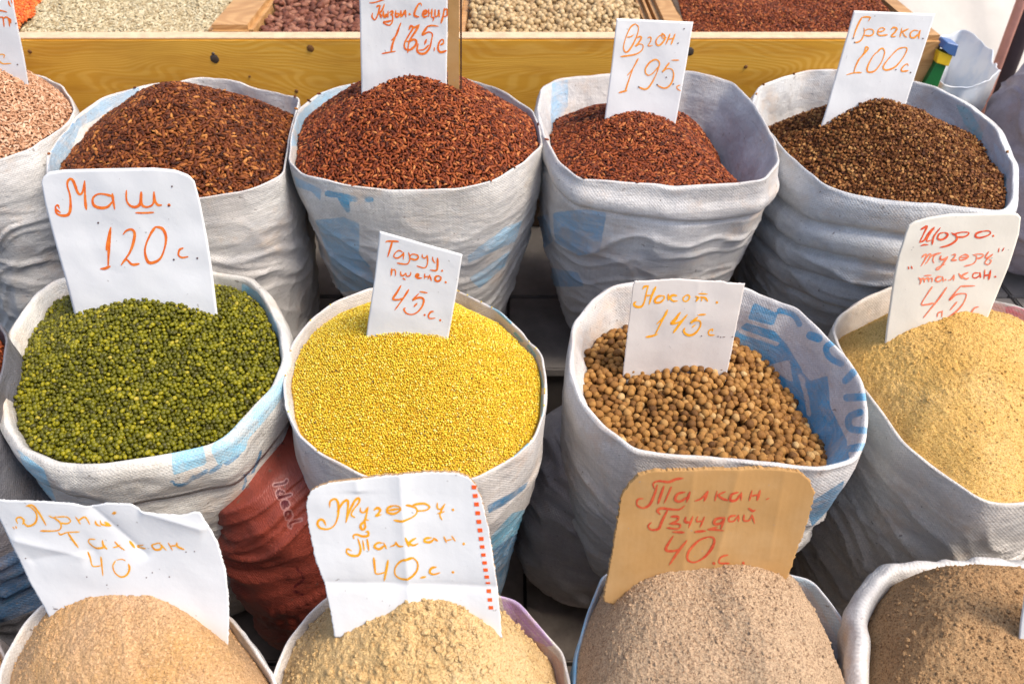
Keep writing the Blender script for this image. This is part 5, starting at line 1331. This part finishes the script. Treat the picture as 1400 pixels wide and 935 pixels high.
# corn
k = Card('white corrugated card with a column of red dashes reading "Жүгөрү Талкан. 40.с."', (560, 822),
         [(419, 690), (421, 678), (426, 670), (436, 664), (452, 659), (490, 654), (540, 648), (590, 645), (625, 646), (640, 652), (650, 662)],
         [(650, 662), (658, 680), (668, 720), (674, 760), (680, 800), (684, 838), (686, 870)], [(419, 690), (422, 720), (430, 760), (444, 800), (452, 838), (458, 870)], [(458, 870), (686, 870)],
         C_corr, HF2, lean=18, yaw=2, seed=9, nx=110, ny=90, ragged=0.0004, creases=[(546, 640, 560, 830, 0.0035), (440, 797, 690, 802, -0.003), (487, 650, 489, 672, 0.002)], thick=0.004, back=C_kraft, bend=(0.12, 0, 0))
k.write([[(205, 262), (208, 222), (240, 205), (262, 235), (262, 310), (240, 380), (195, 412), (140, 405), (120, 375), (135, 348), (160, 352), (178, 388)], [(255, 292), (295, 230), (325, 215), (330, 250), (315, 367)], [(315, 367), (340, 290), (375, 220), (402, 200), (405, 228), (365, 280), (352, 315), (375, 332)],
         [(415, 265), (415, 290), (440, 297), (467, 262)], [(467, 262), (445, 350), (415, 385), (425, 415), (447, 400), (445, 350), (470, 350)], [(508, 280), (530, 265), (550, 277), (540, 300), (520, 320), (557, 310)],
         [(640, 245), (605, 262), (600, 292), (645, 300), (688, 270), (680, 248), (640, 245)], [(610, 280), (680, 264)], [(728, 240), (790, 262), (802, 295), (770, 325), (700, 347), (645, 345)], [(775, 242), (850, 237), (887, 260), (860, 282), (800, 285)],
         [(940, 235), (940, 265), (962, 275), (992, 240)], [(988, 245), (958, 310), (972, 347)], [(942, 305), (988, 291)], [(1047, 280)],
         [(370, 478), (365, 458), (388, 450), (430, 462), (467, 455), (465, 427), (452, 432)], [(396, 478), (415, 545), (400, 590), (350, 592), (320, 572), (325, 548), (352, 560)], [(430, 490), (440, 557)], [(460, 480), (472, 557)],
         [(565, 503), (530, 505), (510, 532), (545, 547), (577, 520)], [(575, 503), (592, 542)], [(620, 527), (650, 512), (657, 493)], [(657, 493), (675, 520), (707, 518)], [(723, 460), (747, 522)], [(792, 470), (750, 495), (775, 517), (807, 508)],
         [(900, 470), (860, 475), (853, 495), (890, 500), (917, 480)], [(915, 473), (942, 492)], [(985, 463), (1002, 502)], [(1000, 490), (1038, 480)], [(1038, 458), (1062, 492)], [(1120, 510)],
         [(505, 608), (512, 680), (520, 720), (560, 718), (587, 705)], [(603, 625), (590, 700), (575, 774)], [(765, 607), (700, 620), (655, 670), (652, 725), (690, 752), (750, 745), (797, 700), (806, 645), (775, 605), (735, 603)],
         [(825, 748), (860, 741)], [(932, 672), (900, 680), (888, 710), (915, 724), (957, 712)], [(1047, 708)]], (410, 640), 5, 12.5, I_yel)
for i_, (a_, b_) in enumerate([(1190, 125), (1198, 184), (1207, 241), (1215, 300), (1223, 358), (1231, 416), (1239, 474), (1246, 529), (1254, 584), (1262, 638), (1269, 687), (1277, 736), (1285, 781), (1291, 835), (1298, 890), (1305, 942)]):
    w_, h_ = (32, 26) if i_ < 7 else ((30, 22) if i_ != 12 else (30, 14))
    P4 = [(410 + (a_ + u_) / 5, 640 + (b_ + v_) / 5) for u_, v_ in ((-w_ / 2, -h_ / 2), (w_ / 2, -h_ / 2 - 1), (w_ / 2 + 2, h_ / 2 - 1), (-w_ / 2 + 2, h_ / 2))]
    flat_piece(k, 'red_dash', P4, I_dash, 0.0006, 0.0003)
# wheat, brown cardboard
k = Card('brown corrugated cardboard card reading "Талкан. Буудай 40.с." in red', (930, 780),
         [(849, 684), (852, 674), (862, 660), (874, 649), (890, 643), (960, 640), (1030, 640), (1075, 642), (1094, 645), (1106, 655), (1112, 668), (1114, 676)],
         [(1114, 676), (1108, 700), (1100, 725), (1090, 750), (1082, 775), (1070, 805), (1062, 850)], [(849, 684), (845, 710), (838, 750), (832, 780), (826, 812), (826, 822)], [(826, 822), (940, 850), (1062, 850)],
         C_brown, HF3, lean=18, yaw=2, seed=10, nx=120, ny=90, ragged=0.0007, creases=[(948, 638, 932, 780, 0.0018), (1010, 638, 972, 790, 0.0025), (1075, 640, 1050, 760, 0.0012)], thick=0.005)
k.write([[(270, 130), (265, 97), (300, 80), (370, 85), (420, 65), (467, 58)], [(292, 108), (270, 180), (240, 242), (195, 267), (155, 247), (160, 210), (195, 202)], [(337, 113), (297, 232)], [(387, 118), (340, 227)],
         [(480, 150), (430, 165), (413, 205), (450, 214), (497, 180)], [(512, 148), (490, 217)], [(548, 210), (592, 195), (637, 148)], [(637, 148), (612, 214)], [(700, 148), (685, 212)], [(757, 150), (710, 175), (740, 200), (772, 208)],
         [(845, 155), (800, 165), (788, 205), (830, 207), (862, 165)], [(867, 158), (864, 210)], [(940, 148), (922, 214)], [(930, 185), (987, 175)], [(997, 148), (975, 214)], [(1038, 210), (1056, 200)],
         [(310, 305), (293, 282), (320, 265), (380, 270), (440, 270), (477, 243)], [(362, 275), (325, 350), (300, 405), (250, 412), (230, 387), (252, 363)], [(385, 320), (432, 320), (425, 347), (378, 368)], [(378, 368), (445, 372), (432, 402), (360, 397)], [(398, 425), (472, 425)],
         [(485, 320), (480, 352), (517, 355)], [(532, 318), (505, 392)], [(567, 320), (560, 352), (602, 352)], [(614, 323), (585, 392)], [(548, 425), (622, 420)], [(742, 325), (690, 340), (680, 370), (720, 367), (747, 335)], [(750, 323), (725, 402)], [(638, 410), (742, 413)], [(638, 410), (700, 393)],
         [(827, 315), (785, 320), (780, 350), (815, 352), (842, 320)], [(847, 313), (847, 354)], [(885, 313), (885, 350), (920, 350), (937, 318)], [(940, 313), (957, 370)], [(918, 268), (945, 287), (962, 280)],
         [(400, 455), (350, 545), (400, 557), (442, 540)], [(492, 480), (440, 550), (375, 652)], [(640, 460), (570, 490), (505, 560), (500, 615), (550, 632), (620, 592), (672, 520), (677, 470), (640, 460)],
         [(675, 635)], [(772, 583), (725, 595), (713, 632), (782, 640)], [(880, 640)]], (840, 640), 5, 13.5, I_red2)
# top left card, cut by the frame
k = Card('white card cut off by the top left corner, orange and amber letters on it', (10, 100),
         [(-90, -30), (15, -30)], [(15, -30), (19, 10), (27, 50), (33, 80), (38, 112), (42, 150)], [(-90, -30), (-75, 60), (-60, 150)], [(-60, 150), (42, 150)], C_white, H1, lean=8, yaw=-3, seed=11)
k.write([[(118, 15), (130, 60), (147, 87)], [(155, 0), (167, 42)], [(-120, 120), (-20, 140), (40, 147), (95, 162)], [(-10, 240), (20, 232), (45, 245), (60, 357)], [(45, 250), (90, 230), (120, 260), (137, 357)], [(120, 250), (140, 262), (152, 307)]], (0, 0), 9.95, 24, I_or)
k.write([[(-80, 760), (0, 740), (55, 745), (50, 790)], [(-60, 800), (-10, 835), (40, 867), (147, 862)]], (0, 0), 9.95, 18, I_yel)
k.write([[(222, 315)], [(235, 878)]], (0, 0), 9.95, 14, I_dark, 'ink_dot', 0.0008)
# brown flour, only a corner in view
k = Card('white card barely in view at the right edge, standing in the brown flour', (1420, 880),
         [(1404, 780), (1520, 780)], [(1520, 780), (1515, 920)], [(1404, 780), (1400, 820), (1396, 850), (1391, 905), (1388, 930)], [(1388, 930), (1515, 920)], C_white, HF4, lean=10, yaw=0, seed=12)

tot = 0
for o in bpy.data.objects:
    if o.type == 'MESH': tot += sum(len(p.vertices) - 2 for p in o.data.polygons) if len(o.data.polygons) < 3000 else int(len(o.data.loops) - 2 * len(o.data.polygons))
print('triangles', tot, 'objects', len(bpy.data.objects))
